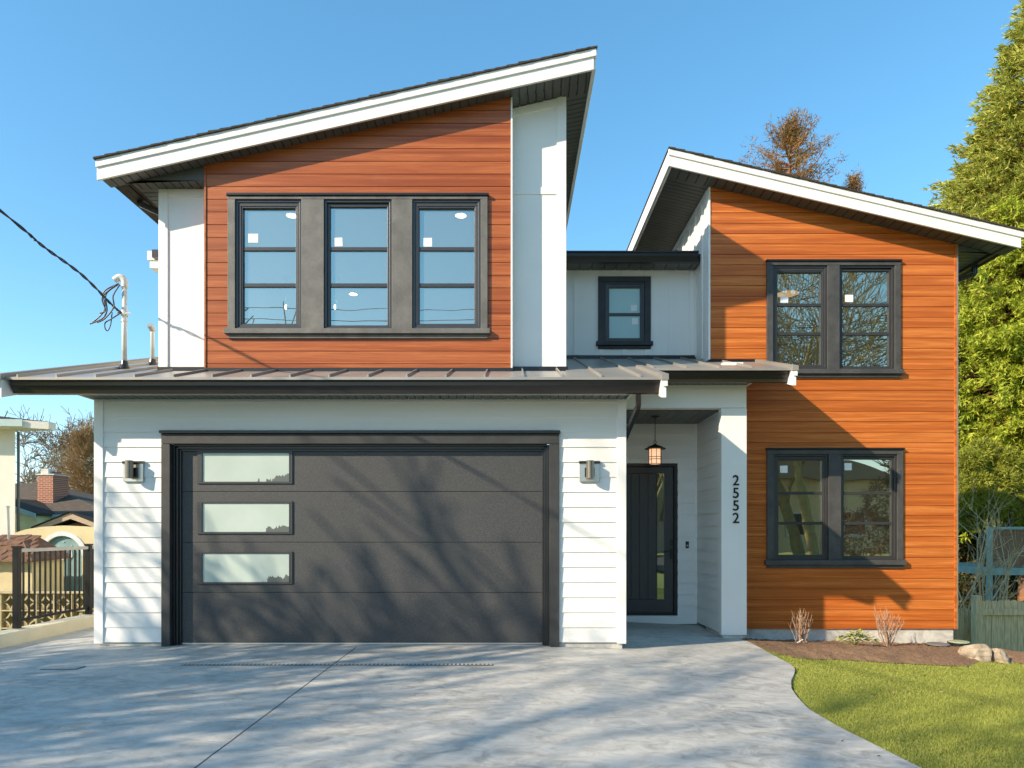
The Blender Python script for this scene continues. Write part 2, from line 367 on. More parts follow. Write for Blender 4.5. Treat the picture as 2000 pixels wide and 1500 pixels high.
def frosted():
    m = NT('frosted_garage_glass'); f = m.noise(1.6, 3)
    col = m.ramp(f, [(0.3, (0.40, 0.47, 0.42)), (0.7, (0.50, 0.57, 0.51))])
    sep = m.n('ShaderNodeSeparateXYZ'); m.l(m.co(), sep.inputs[0])
    gx = m.n('ShaderNodeMapRange'); m.l(sep.outputs[0], gx.inputs[0]); gx.inputs[1].default_value = -3.25; gx.inputs[2].default_value = -2.78
    zz = m.math('PINGPONG', m.math('SUBTRACT', sep.outputs[2], 0.76), 0.31)
    gz = m.n('ShaderNodeMapRange'); m.l(sep.outputs[2], gz.inputs[0])
    k = m.math('SUBTRACT', m.math('MODULO', m.math('SUBTRACT', sep.outputs[2], 0.76), 0.616), 0.0)
    gz.inputs[1].default_value = 0.17; gz.inputs[2].default_value = 0.0; m.l(k, gz.inputs[0])
    corner = m.math('MULTIPLY', gx.outputs[0], gz.outputs[0])
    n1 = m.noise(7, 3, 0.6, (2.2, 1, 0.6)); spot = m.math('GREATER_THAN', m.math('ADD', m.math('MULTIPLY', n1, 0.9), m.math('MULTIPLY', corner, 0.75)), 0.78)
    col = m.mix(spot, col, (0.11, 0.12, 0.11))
    return m.set(col, 0.25, 0, 0.5)
M['frost'] = frosted()

# ================================================================== GROUND
def axis(vals):
    out = []
    for a, b, st in vals:
        n = max(1, int(round((b - a) / st))); out += [a + (b - a) * i / n for i in range(n)]
    return out + [vals[-1][1]]
xs = axis([(-400, -40, 60), (-40, -10, 5), (-10, 12, 0.25), (12, 40, 4), (40, 400, 60)])
ys = axis([(-300, -20, 40), (-20, 0, 2), (0, 14, 0.25), (14, 40, 4), (40, 500, 80)])
gm = MB()
def zground(x, y):
    z = zg(min(x, 14), y)
    if x < -6.2: z -= 0.30 * min(1, (-6.2 - x) / 0.3)
    if y > 9.4 and 3.0 < x: z -= 0.16 * min(1, (y - 9.4) / 0.5)
    return z - 0.03
for y in ys:
    for x in xs: gm.v.append((x, y, zground(x, y)))
nx = len(xs)
for j in range(len(ys) - 1):
    for i in range(nx - 1):
        a = j * nx + i; gm.f.append((a, a + 1, a + nx + 1, a + nx)); gm.m.append(0)
tag(gm.build('ground', M['ground']), kind='structure')

edge_px = [(1457, 1250), (1497, 1272), (1530, 1290), (1547, 1299), (1553, 1307), (1551, 1316), (1545, 1328), (1546, 1345), (1558, 1362), (1580, 1385), (1640, 1420), (1700, 1450), (1800, 1500)]
EDGE = sorted([GP(u, v) for u, v in edge_px], key=lambda p: p[1])
EY = [p[1] for p in EDGE]; EX = [p[0] for p in EDGE]
def xr(y):
    if y < EY[0]: return EX[0] + (EY[0] - y) * 0.25
    if y > EY[-1]: return EX[-1]
    return float(np.interp(y, EY, EX))
dm = MB(); rows = axis([(-5.5, 3.5, 0.5), (3.5, 9.6, 0.06), (9.6, 16, 0.4)]); NC = 60
for y in rows:
    x1 = xr(y) if y < 9.6 else 3.2
    for i in range(NC + 1):
        x = -6.07 + (x1 + 6.07) * i / NC; dm.v.append((x, y, zg(x, 0)))
    dm.v.append((x1, y, zg(x1, 0) - 0.09))
st = NC + 2
for j in range(len(rows) - 1):
    for i in range(NC + 1):
        a = j * st + i; dm.f.append((a, a + 1, a + st + 1, a + st)); dm.m.append(0)
tag(dm.build('driveway', M['conc']), kind='structure')
rd = MB(); rd.box(-150, 150, -13, -5.8, -0.2, -0.012); tag(rd.build('road', M['asphalt']), kind='structure')

# trench drain and small grate
def drain(name, x0, x1, y0, y1, n, along, label):
    t = thing(name, ((x0 + x1) / 2, (y0 + y1) / 2, 0), label, 'drain')
    z = zg((x0 + x1) / 2) + 0.004
    MB().box(x0, x1, y0, y1, z, z + 0.002).build('channel', simple('drain_slot', (0.16, 0.16, 0.15), 0.7), t)
    b = MB()
    for i in range(n):
        if along == 'x':
            a = x0 + (x1 - x0) * (i + 0.3) / n; b.box(a, a + (x1 - x0) / n * 0.42, y0 + 0.008, y1 - 0.008, z + 0.003, z + 0.006)
        else:
            a = y0 + (y1 - y0) * (i + 0.3) / n; b.box(x0 + 0.01, x1 - 0.01, a, a + (y1 - y0) / n * 0.5, z + 0.003, z + 0.006)
    b.build('grate', M['found'], t)
drain('trench_drain', -3.44, -0.20, 7.075, 7.145, 76, 'x', 'long thin slotted drain grate set across the driveway before the garage')
drain('drain_grate', -4.75, -4.38, 6.86, 7.02, 7, 'y', 'small square drain grate in the concrete left of the long drain')

# soil bed
soil_px = [(1457, 1252), (1490, 1264), (1520, 1275), (1560, 1283), (1600, 1286), (1640, 1286), (1700, 1290), (1750, 1293), (1830, 1297), (1890, 1299), (1915, 1290)]
SE = [GP(u, v) for u, v in soil_px]; SX = [p[0] for p in SE]; SY = [p[1] for p in SE]
def ysoil(x): return float(np.interp(x, SX, SY))
def soilh(t, x):
    a = min(1, t * 4); up = 0.065 * (1 - (1 - a) ** 2)
    b = min(1, max(0, (t - 0.25) / 0.75)); back = -0.10 + 0.07 * min(1, max(0, (x - 4.0) / 2.6))
    return (up + (back - 0.065) * b * b * (3 - 2 * b) if t > 0.25 else up) * min(1, max(0, (x - SX[0]) / 0.35))
sm = MB(); NA, NB = 150, 44
noise2 = lambda x, y: (math.sin(x * 9.1 + y * 4.3) + math.sin(x * 17.3 - y * 13.1 + 1.3) + math.sin(x * 31 + y * 27)) / 3
for i in range(NA + 1):
    x = SX[0] + (7.0 - SX[0]) * i / NA; y0 = ysoil(min(x, SX[-1])); y1 = 10.5
    for j in range(NB + 1):
        t = j / NB; y = y0 + (y1 - y0) * t
        h = soilh(t, x)
        h += (0.012 * noise2(x, y) + RNG.uniform(-0.011, 0.013)) * (0 if j == 0 else 1)
        sm.v.append((x, y, zg(x, 0) - 0.012 + h))
for i in range(NA):
    for j in range(NB):
        a = i * (NB + 1) + j; sm.f.append((a, a + NB + 1, a + NB + 2, a + 1)); sm.m.append(0)
so_ = sm.build('soil_bed', M['soil'], smooth=True); tag(so_, kind='structure')
def zsoil(x, y):
    t = (y - ysoil(x)) / (10.5 - ysoil(x)); return zg(x, 0) - 0.012 + soilh(max(0, t), x)

# lawn blades
def lawn():
    parts = []
    for (ya, yb, dens, ln, wd) in ((3.2, 5.5, 24000, 0.016, 0.0024), (5.5, 7.5, 17000, 0.017, 0.0032), (7.5, 10.2, 12000, 0.018, 0.0045)):
        xa, xb = 2.3, 13.0; n = int((yb - ya) * (xb - xa) * dens)
        P = np.column_stack([RNG.uniform(xa, xb, n), RNG.uniform(ya, yb, n)])
        keep = (P[:, 0] < 0.82 * P[:, 1] + 0.5) | ((P[:, 0] < 1.5 * P[:, 1] + 0.5) & (RNG.random(n) < 0.35))
        ex = np.interp(P[:, 1], EY, EX); ex = np.where(P[:, 1] < EY[0], EX[0] + (EY[0] - P[:, 1]) * 0.25, ex)
        keep &= P[:, 0] > ex + 0.012 + RNG.uniform(-0.01, 0.01, n)
        sy = np.interp(P[:, 0], SX, SY); sy = np.where(P[:, 0] > SX[-1], 9.9, sy)
        keep &= P[:, 1] < sy + RNG.uniform(-0.05, 0.05, n)
        P = P[keep]; n = len(P)
        t = P[:, 0] - 0.7; z = -0.025 * (t + np.sqrt(t * t + 0.25)) - 0.03
        a = np.clip((P[:, 1] - 9.0) / 1.8, 0, 1); b = np.clip((P[:, 0] - 6.3), 0, 1); z -= 1.4 * a * a * (3 - 2 * a) * b * b * (3 - 2 * b)
        base = np.column_stack([P, z]); th = RNG.uniform(0, 2 * np.pi, n)
        side = np.column_stack([np.cos(th), np.sin(th), np.zeros(n)]) * (wd * RNG.uniform(0.6, 1.3, n))[:, None]
        lean = RNG.normal(0, 0.5, (n, 2)); L = ln * RNG.uniform(0.55, 1.35, n)
        pat = 1 + 0.25 * np.sin(P[:, 0] * 2.1 + P[:, 1] * 1.3) * np.sin(P[:, 1] * 2.7)
        tip = base + np.column_stack([lean, np.ones(n)]) * (L * pat)[:, None] * np.array([1, 1, 1.25])
        parts.append(np.stack([base - side, base + side, tip], 1).reshape(-1, 3))
    o = np_mesh('lawn_grass', np.concatenate(parts), 3, M['grass']); tag(o, 'short green lawn grass beside the curved driveway edge', 'grass', kind='stuff')
lawn()
# ================================================================== HOUSE
H = thing('house', (0, 8.28, 0), 'modern two storey house with orange wood cladding, white siding and black garage door', 'house')
YG, YA, YA2, YM, YB, YP, YD = 8.28, 8.57, 8.805, 11.24, 10.45, 9.62, 10.93
def roofz(y): return 0.743 + 0.31 * y

def clip_top(poly, top):            # keep z <= top(x)  (top linear)
    out = []; n = len(poly)
    for i in range(n):
        p, q = poly[i], poly[(i + 1) % n]; dp, dq = p[1] - top(p[0]), q[1] - top(q[0])
        if dp <= 0: out.append(p)
        if (dp < 0 < dq) or (dq < 0 < dp):
            t = dp / (dp - dq); out.append((p[0] + (q[0] - p[0]) * t, p[1] + (q[1] - p[1]) * t))
    return out
def cells(x0, x1, za, zb, holes):
    zs = sorted({za, zb} | {z for h in holes for z in (h[2], h[3]) if za < z < zb})
    for a, b in zip(zs, zs[1:]):
        mid = (a + b) / 2; cur = [(x0, x1)]
        for h in holes:
            if h[2] < mid < h[3]:
                nx_ = []
                for p, q in cur:
                    if h[1] <= p or h[0] >= q: nx_.append((p, q)); continue
                    if h[0] > p: nx_.append((p, h[0]))
                    if h[1] < q: nx_.append((h[1], q))
                cur = nx_
        for p, q in cur: yield p, q, a, b
def plank_wall(name, x0, x1, z0, ztop, Yw, pitch, zline, holes, top, mat, th=0.02, gap=0.008):
    mb = MB(); k = math.floor((z0 - zline) / pitch)
    while zline + k * pitch < ztop:
        za, zb = max(z0, zline + k * pitch), min(ztop, zline + (k + 1) * pitch - gap); k += 1
        if zb - za < 0.01: continue
        for p, q, a, b in cells(x0, x1, za, zb, holes):
            poly = clip_top([(p, a), (q, a), (q, b), (p, b)], top)
            if len(poly) > 2: mb.prism(poly, 'y', Yw, Yw + th)
    for p, q, a, b in cells(x0, x1, z0, ztop, holes):
        poly = clip_top([(p, a), (q, a), (q, b), (p, b)], top)
        if len(poly) > 2: mb.prism(poly, 'y', Yw + th - 0.006, Yw + th + 0.1)
    return fix_normals(mb.build(name, mat, H))
def lap_wall_y(name, x0, x1, z0, ztop, Yw, pitch, zline, holes, lip=0.016):   # faces -y
    mb = MB(); k = math.floor((z0 - zline) / pitch)
    while zline + k * pitch < ztop:
        r0 = zline + k * pitch; za, zb = max(z0, r0), min(ztop, r0 + pitch); k += 1
        if zb - za < 0.004: continue
        for p, q, a, b in cells(x0, x1, za, zb, holes):
            ya, yb = Yw - lip + (lip - 0.004) * (a - r0) / pitch, Yw - lip + (lip - 0.004) * (b - r0) / pitch
            mb.prism([(ya, a), (yb, b), (Yw + 0.02, b), (Yw + 0.02, a)], 'x', p, q)
    for p, q, a, b in cells(x0, x1, z0, ztop, holes): mb.box(p, q, Yw + 0.02, Yw + 0.12, a, b)
    return fix_normals(mb.build(name, M['white'], H))

# --- garage front
ZG0 = 0.044
hole_g = (PX(318, YG), PX(1089, YG), -1, PZ(846, YG))
lap_wall_y('siding_wall', -5.05 + 0.06, 1.379 - 0.06, ZG0, 3.04, YG, 0.182, ZG0, [hole_g])
for a, b in ((-5.055, -4.945), (1.272, 1.382)):
    MB().box(a, b, YG - 0.028, YG + 0.10, 0.03, 3.035).build('corner_board', M['trimw'], H, bevel=0.004)
fb = MB()
fb.prism([(-5.0, -0.3), (-4.24, -0.3), (-4.24, 0.032), (-5.0, 0.032)], 'y', YG + 0.01, YG + 0.12)
fix_normals(fb.build('foundation', M['found'], H, bevel=0.004)); fb = MB()
fb.box(0.56, 1.34, YG + 0.01, YG + 0.12, -0.3, 0.032)
fb.box(1.22, 1.34, YG + 0.12, YD, -0.4, -0.02)
fix_normals(fb.build('foundation', M['found'], H, bevel=0.004))
sw = MB()   # garage side walls
sw.prism([(YG + 0.11, 0.03), (15.5, 0.03), (15.5, 5.2), (YG + 0.11, 3.18)], 'x', -5.045, -4.9)
fix_normals(sw.build('side_wall', M['white'], H)); sw = MB()
sw.prism([(YG + 0.11, 0.03), (YD, 0.03), (YD, 3.95), (YG + 0.11, 3.22)], 'x', 1.262, 1.372)
fix_normals(sw.build('side_wall', M['white'], H))
# --- garage door frame and door
g = MB(); X0, X1 = PX(315, 8.24), PX(1092, 8.24); ZT = PZ(847, 8.24)
zb_ = zg(0) + 0.004
for a, b in ((X0, X0 + 0.105), (X1 - 0.115, X1)): g.box(a, b, 8.235, 8.30, zb_, ZT - 0.125)
g.box(X0, X1, 8.235, 8.30, ZT - 0.122, ZT)
GF = g.build('garage_door_frame', M['saw2'], H, bevel=0.004)
g = MB(); g.box(X0 - 0.012, X1 + 0.012, 8.20, 8.28, ZT + 0.002, ZT + 0.036); g.build('head_cap', M['black'], GF, bevel=0.004)
g = MB()
jx0, jx1 = X0 + 0.105, X1 - 0.115; YDR = 8.375
for i, (dx, yy) in enumerate(((0.0, 8.30), (0.03, 8.325), (0.055, 8.35))):
    g.box(jx0 + dx - 0.03, jx0 + dx + 0.028, yy, YDR + 0.06, zb_, ZT - 0.125 - dx)
    g.box(jx1 - dx - 0.028, jx1 - dx + 0.03, yy, YDR + 0.06, zb_, ZT - 0.125 - dx)
    g.box(jx0 + dx + 0.0285, jx1 - dx - 0.0285, yy + 0.001, YDR + 0.06, ZT - 0.125 - dx - 0.02, ZT - 0.125 - dx + 0.02)
g.build('jamb', M['black'], GF, bevel=0.003)
GD = MB(); zs_ = [0.022, PZ(1157, YDR), PZ(1059, YDR), PZ(960, YDR), ZT - 0.10]
for a, b in zip(zs_, zs_[1:]): GD.box(jx0 + 0.03, jx1 - 0.03, YDR, YDR + 0.05, a + 0.002, b - 0.003)
GD.box(jx0 + 0.03, jx1 - 0.03, YDR + 0.02, YDR + 0.06, 0.03, zs_[-1])
GDo = GD.build('garage_door', M['gdoor'], H, bevel=0.003, label='wide black textured sectional garage door with three frosted panes')
MB().box(jx0 + 0.03, jx1 - 0.03, YDR - 0.004, YDR + 0.05, 0.004, 0.022).build('bottom_seal', M['ally'], GDo)
for v0, v1 in ((881, 945), (979, 1043), (1077, 1141)):
    a, b, zt, zb2 = PX(386, YDR), PX(572, YDR), PZ(v0, YDR), PZ(v1, YDR)
    m = MB()
    m.box(a, b, YDR - 0.016, YDR + 0.004, zt - 0.026, zt); m.box(a, b, YDR - 0.016, YDR + 0.004, zb2, zb2 + 0.026)
    m.box(a, a + 0.055, YDR - 0.0155, YDR + 0.004, zb2 + 0.026, zt - 0.026); m.box(b - 0.036, b, YDR - 0.0155, YDR + 0.004, zb2 + 0.026, zt - 0.026)
    m.box(a + 0.052, a + 0.062, YDR - 0.02, YDR + 0.004, zb2 + 0.022, zt - 0.022)
    m.box(b - 0.042, b - 0.032, YDR - 0.02, YDR + 0.004, zb2 + 0.022, zt - 0.022)
    m.build('window', M['vinyl'], GDo, bevel=0.003)
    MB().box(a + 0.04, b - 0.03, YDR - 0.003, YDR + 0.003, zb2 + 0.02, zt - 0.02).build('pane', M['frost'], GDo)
m = MB(); m.box(PX(1071.5, 8.3), PX(1075, 8.3), 8.30, 8.32, PZ(1025, 8.3), PZ(996, 8.3)); m.build('jamb_bracket', M['pvc'], GF, bevel=0.003)

# --- metal roof over garage and porch
ROOF = MB()
XL, XRG, XRP = -5.73, 1.68, 3.72; YE, YEP = 7.70, 9.10
def rslab(x0, x1, y0, y1, t=0.03, dz=0.0):
    ROOF.hexa([(x0, y0, roofz(y0) - t + dz), (x1, y0, roofz(y0) - t + dz), (x1, y1, roofz(y1) - t + dz), (x0, y1, roofz(y1) - t + dz),
               (x0, y0, roofz(y0) + dz), (x1, y0, roofz(y0) + dz), (x1, y1, roofz(y1) + dz), (x0, y1, roofz(y1) + dz)])
rslab(XL, XRG, YE, YA + 0.02); rslab(XL, -4.54, YA + 0.02, 12.5); rslab(0.69, XRG, YA + 0.02, YM + 0.02)
rslab(XRG, XRP, YEP, YB + 0.02); rslab(XRG, 3.03, YB + 0.02, YM + 0.02)
ro = ROOF.build('metal_roof', M['seam'], H)
sb = MB()
def seam(x, y0, y1):
    sb.hexa([(x - 0.011, y0, roofz(y0)), (x + 0.011, y0, roofz(y0)), (x + 0.011, y1, roofz(y1)), (x - 0.011, y1, roofz(y1)),
             (x - 0.007, y0, roofz(y0) + 0.03), (x + 0.007, y0, roofz(y0) + 0.03), (x + 0.007, y1, roofz(y1) + 0.03), (x - 0.007, y1, roofz(y1) + 0.03)])
x = -5.59
while x < XRP - 0.1:
    y0 = YE if x < XRG - 0.06 else YEP
    y1 = 12.5 if x < -4.56 else (YA if x < 0.0 else (YA2 if x < 0.69 else (YM if x < 3.0 else YB)))
    if abs(x - XRG) > 0.06: seam(x, y0 + 0.01, y1)
    x += 0.44
sb.build('seam_rib', M['seam'], ro)
def flash(*a): MB().box(*a).build('flashing', M['black'], ro)
# base flashing strips where the roof meets the walls
flash(-3.86, 0.01, YA - 0.03, YA + 0.01, roofz(YA) - 0.02, roofz(YA) + 0.035)
flash(0.012, 0.72, YA2 - 0.03, YA2 + 0.01, roofz(YA2) - 0.02, roofz(YA2) + 0.035)
flash(-4.56, -3.862, YA2 - 0.03, YA2 + 0.01, roofz(YA2) - 0.02, roofz(YA2) + 0.03)
flash(0.69, 3.02, YM - 0.03, YM + 0.01, roofz(YM) - 0.02, roofz(YM) + 0.05)
flash(3.02, 3.72, YB - 0.03, YB + 0.01, roofz(YB) - 0.02, roofz(YB) + 0.03)
def rake(x0, x1, y0, y1, outer):     # white rake board with metal cap, outer = +1 right / -1 left
    m = MB(); zf = lambda y: roofz(y)
    o = 0.012 * outer
    m.hexa([(x0, y0, zf(y0) - 0.225), (x1, y0, zf(y0) - 0.225), (x1, y1, zf(y1) - 0.225), (x0, y1, zf(y1) - 0.225),
            (x0, y0, zf(y0) + 0.0), (x1, y0, zf(y0) + 0.0), (x1, y1, zf(y1) + 0.0), (x0, y1, zf(y1) + 0.0)])
    m.hexa([(x0 + o, y0 - 0.02, zf(y0) - 0.10), (x1 + o, y0 - 0.02, zf(y0) - 0.10), (x1 + o, y1, zf(y1) - 0.10), (x0 + o, y1, zf(y1) - 0.10),
            (x0 + o, y0 - 0.02, zf(y0) - 0.003), (x1 + o, y0 - 0.02, zf(y0) - 0.003), (x1 + o, y1, zf(y1) - 0.003), (x0 + o, y1, zf(y1) - 0.003)])
    r = m.build('rake_board', M['trimw'], H)
    c = MB(); a, b = min(x0, x0 + o) - 0.012, max(x1, x1 + o) + 0.012
    c.hexa([(a, y0 - 0.03, zf(y0) - 0.035), (b, y0 - 0.03, zf(y0) - 0.035), (b, y1, zf(y1) - 0.035), (a, y1, zf(y1) - 0.035),
            (a, y0 - 0.03, zf(y0) + 0.035), (b, y0 - 0.03, zf(y0) + 0.035), (b, y1, zf(y1) + 0.035), (a, y1, zf(y1) + 0.035)])
    c.build('metal_cap', M['seam'], r, bevel=0.003)
rake(XL - 0.05, XL, YE - 0.04, 12.5, -1); rake(XRG, XRG + 0.05, YE - 0.04, YEP + 0.1, 1); rake(XRP, XRP + 0.05, YEP - 0.04, YB - 0.005, 1)
def gutter_x(x0, x1, yf, ztop, h=0.15, d=0.125, mat='gutter'):    # K-style gutter running in x, front at yf
    sec = [(yf, ztop), (yf, ztop - 0.022), (yf + 0.012, ztop - 0.032), (yf + 0.016, ztop - 0.07), (yf + 0.045, ztop - 0.115), (yf + 0.055, ztop - h), (yf + d, ztop - h), (yf + d, ztop)]
    m = MB(); m.prism(sec, 'x', x0, x1)
    m.box(x0 - 0.001, x1 + 0.001, yf - 0.006, yf + 0.006, ztop - 0.018, ztop + 0.002)
    return fix_normals(m.build('gutter', M[mat], H))
gutter_x(XL + 0.03, XRG - 0.005, 7.745, 3.118); gutter_x(XRG + 0.1, XRP - 0.005, 9.155, roofz(9.155) - 0.03)
def strips_x(name, x0, x1, y0, y1, zf, mat='soffit', pitch=0.1, gap=0.014, t=0.02, par=None):  # strips running in y, spaced in x
    m = MB(); x = x0
    while x < x1 - 0.01:
        b = min(x + pitch - gap, x1)
        m.hexa([(x, y0, zf(x, y0)), (b, y0, zf(b, y0)), (b, y1, zf(b, y1)), (x, y1, zf(x, y1)), (x, y0, zf(x, y0) + t), (b, y0, zf(b, y0) + t), (b, y1, zf(b, y1) + t), (x, y1, zf(x, y1) + t)])
        x += pitch
    m.hexa([(x0, y0, zf(x0, y0) + t), (x1, y0, zf(x1, y0) + t), (x1, y1, zf(x1, y1) + t), (x0, y1, zf(x0, y1) + t)] + [(a, b, zf(a, b) + t + 0.01) for a, b in ((x0, y0), (x1, y0), (x1, y1), (x0, y1))])
    return m.build(name, M[mat], par or H)
def strips_y(name, x0, x1, y0, y1, zf, mat='soffit', pitch=0.1, gap=0.015, t=0.02):  # strips running in x, spaced in y
    m = MB(); y = y0
    while y < y1 - 0.01:
        b = min(y + pitch - gap, y1)
        m.hexa([(x0, y, zf(x0, y)), (x1, y, zf(x1, y)), (x1, b, zf(x1, b)), (x0, b, zf(x0, b)), (x0, y, zf(x0, y) + t), (x1, y, zf(x1, y) + t), (x1, b, zf(x1, b) + t), (x0, b, zf(x0, b) + t)])
        y += pitch
    m.hexa([(x0, y0, zf(x0, y0) + t), (x1, y0, zf(x1, y0) + t), (x1, y1, zf(x1, y1) + t), (x0, y1, zf(x0, y1) + t)] + [(a, b, zf(a, b) + t + 0.01) for a, b in ((x0, y0), (x1, y0), (x1, y1), (x0, y1))])
    return m.build(name, M[mat], H)
strips_x('soffit', -5.045, 1.375, 7.875, 8.255, lambda x, y: 2.985)
strips_x('soffit', 1.40, 3.30, 9.285, 9.59, lambda x, y: 3.44)
ep = MB()     # white eave returns closing the soffit ends, fascia behind the gutters
ep.prism([(7.875, 2.98), (8.27, 2.98), (8.27, roofz(8.27) - 0.035), (7.875, roofz(7.875) - 0.035)], 'x', 1.382, 1.402)
ep.prism([(7.875, 2.98), (8.27, 2.98), (8.27, roofz(8.27) - 0.035), (7.875, roofz(7.875) - 0.035)], 'x', -5.075, -5.055)
ep.prism([(9.285, 3.435), (9.66, 3.435), (9.66, roofz(9.66) - 0.035), (9.285, roofz(9.285) - 0.035)], 'x', 3.302, 3.322)
ep.box(-5.72, 1.66, 7.871, 7.895, 2.965, 3.13); ep.box(1.74, 3.71, 9.281, 9.30, 3.42, 3.55)
fix_normals(ep.build('eave_return', M['trimw'], H))
us = MB()     # white sloping undersides of the open roof ends
for x0, x1, y0, y1 in ((XL, -5.076, 7.90, 12.5), (1.403, XRG, 7.90, YEP + 0.1), (3.323, XRP, 9.31, YB - 0.003)):
    us = MB(); us.hexa([(x0, y0, roofz(y0) - 0.06), (x1, y0, roofz(y0) - 0.06), (x1, y1, roofz(y1) - 0.06), (x0, y1, roofz(y1) - 0.06), (x0, y0, roofz(y0) - 0.035), (x1, y0, roofz(y0) - 0.035), (x1, y1, roofz(y1) - 0.035), (x0, y1, roofz(y1) - 0.035)]); us.build('roof_underside', M['trimw'], H)

# --- porch: beam, pillar wall, back wall, ceiling, floor step
ZC = 3.105
MB().box(1.374, 3.298, YP - 0.02, YP + 0.14, PZ(797, YP), 3.47).build('beam', M['trimw'], H, bevel=0.004)
MB().box(2.948, 3.305, YP - 0.012, YP + 0.12, -0.075, PZ(797, YP) - 0.003).build('pillar', M['trimw'], H, bevel=0.005)
pw = MB(); k = 0
while 0.016 + k * 0.182 < ZC - 0.01:
    a = 0.016 + (k - 0) * 0.182; b = min(a + 0.182, ZC); k += 1
    pw.prism([(2.952, a), (2.974, b), (3.01, b), (3.01, a)], 'y', YP + 0.12, YD)
pw.prism([(2.956, -0.06), (2.956, 0.016), (3.01, 0.016), (3.01, -0.06)], 'y', YP + 0.12, YD)
pw.box(3.011, 3.30, YP + 0.12, YB + 0.02, -0.07, 3.8); pw.box(3.011, 3.12, YB + 0.021, YD + 0.14, -0.07, 3.4); pw.box(2.935, 3.0105, YD + 0.001, YD + 0.14, -0.07, 3.4)
fix_normals(pw.build('porch_wall', M['white'], H))
MB().box(2.955 + 0.02, 3.28, YP + 0.01, YB, -0.4, -0.08).build('foundation', M['found'], H)
lap_wall_y('entry_wall', 1.37, 2.93, PZ(1202, YD), ZC + 0.05, YD, 0.182, 0.016, [(1.45, PX(1323, YD), -1, PZ(905, YD))], lip=0.024)
MB().box(2.928, 2.958, YD - 0.03, YD + 0.02, PZ(1202, YD), ZC).build('corner_board', M['trimw'], H)
MB().box(1.37, 2.955, YD - 0.025, YD + 0.08, PZ(1218.5, YD), PZ(1202, YD) - 0.002).build('kick_board', M['trimw'], H, bevel=0.003)
strips_x('porch_ceiling', 1.374, 2.96, YP + 0.14, YD, lambda x, y: ZC, pitch=0.15, gap=0.009)
DF = MB(); dx1 = PX(1323.5, YD); dz1 = PZ(905, YD); dz0 = PZ(1201, YD)
DF.box(dx1 - 0.055, dx1, YD - 0.012, YD + 0.12, dz0, dz1); DF.box(1.45, dx1 - 0.055, YD - 0.012, YD + 0.12, dz1 - 0.05, dz1)
DF.box(1.45, dx1 - 0.055, YD + 0.0, YD + 0.12, dz0, dz0 + 0.03)
DFo = DF.build('door_frame', M['black'], H, bevel=0.004)
cas = MB(); cas.box(dx1 + 0.002, dx1 + 0.045, YD - 0.022, YD + 0.02, dz0 + 0.02, dz1 + 0.07); cas.box(1.37, dx1 + 0.001, YD - 0.022, YD + 0.02, dz1 + 0.003, dz1 + 0.07)
cas.build('casing', M['trimw'], DFo, bevel=0.003)
YL = YD + 0.045; FD = MB(); px0, px1, pz0, pz1 = 1.60, PX(1299.5, YL), PZ(1171, YL), PZ(924, YL); fx1 = dx1 - 0.058
FD.box(1.46, px0, YL, YL + 0.05, dz0 + 0.03, dz1 - 0.052); FD.box(px1, fx1, YL, YL + 0.05, dz0 + 0.03, dz1 - 0.052)
FD.box(px0, px1, YL, YL + 0.05, pz1, dz1 - 0.052); FD.box(px0, px1, YL, YL + 0.05, dz0 + 0.03, pz0)
gx0, gx1 = PX(1283.5, YL), PX(1297.5, YL)
xx = px0; bounds = [px0] + [PX(u, YL) for u in (1199, 1216, 1232.5, 1249, 1266)] + [gx0 - 0.006]
for a, b in zip(bounds, bounds[1:]): FD.box(a + 0.003, b - 0.003, YL + 0.012, YL + 0.045, pz0 + 0.003, pz1 - 0.003)
FD.box(gx0 - 0.006, gx0 + 0.001, YL + 0.004, YL + 0.045, pz0, pz1); FD.box(gx1, px1, YL + 0.002, YL + 0.045, pz0, pz1)
FD.box(1.5, gx0 - 0.004, YL + 0.03, YL + 0.048, pz0, pz1)
M['fdoor'] = simple('dark_painted_door', (0.05, 0.05, 0.05), 0.45, var=0.08, scale=4)
FDo = FD.build('front_door', M['fdoor'], H, bevel=0.002)
MB().quad((gx0, YL + 0.02, pz0), (gx1, YL + 0.02, pz0), (gx1, YL + 0.02, pz1), (gx0, YL + 0.02, pz1)).build('pane', M['glass'], FDo)
hd = MB()
hx = PX(1310.5, YL)
hd.box(hx - 0.026, hx + 0.026, YL - 0.014, YL, PZ(1066, YL), PZ(1053, YL)); hd.box(hx - 0.026, hx + 0.026, YL - 0.014, YL, PZ(1092, YL), PZ(1072, YL))
hd.tube([(hx, YL, PZ(1077, YL)), (hx, YL - 0.06, PZ(1077, YL)), (hx - 0.03, YL - 0.065, PZ(1077, YL)), (hx - 0.125, YL - 0.06, PZ(1076, YL))], 0.009, 8)
hd.build('handle', M['black'], FDo, bevel=0.002)

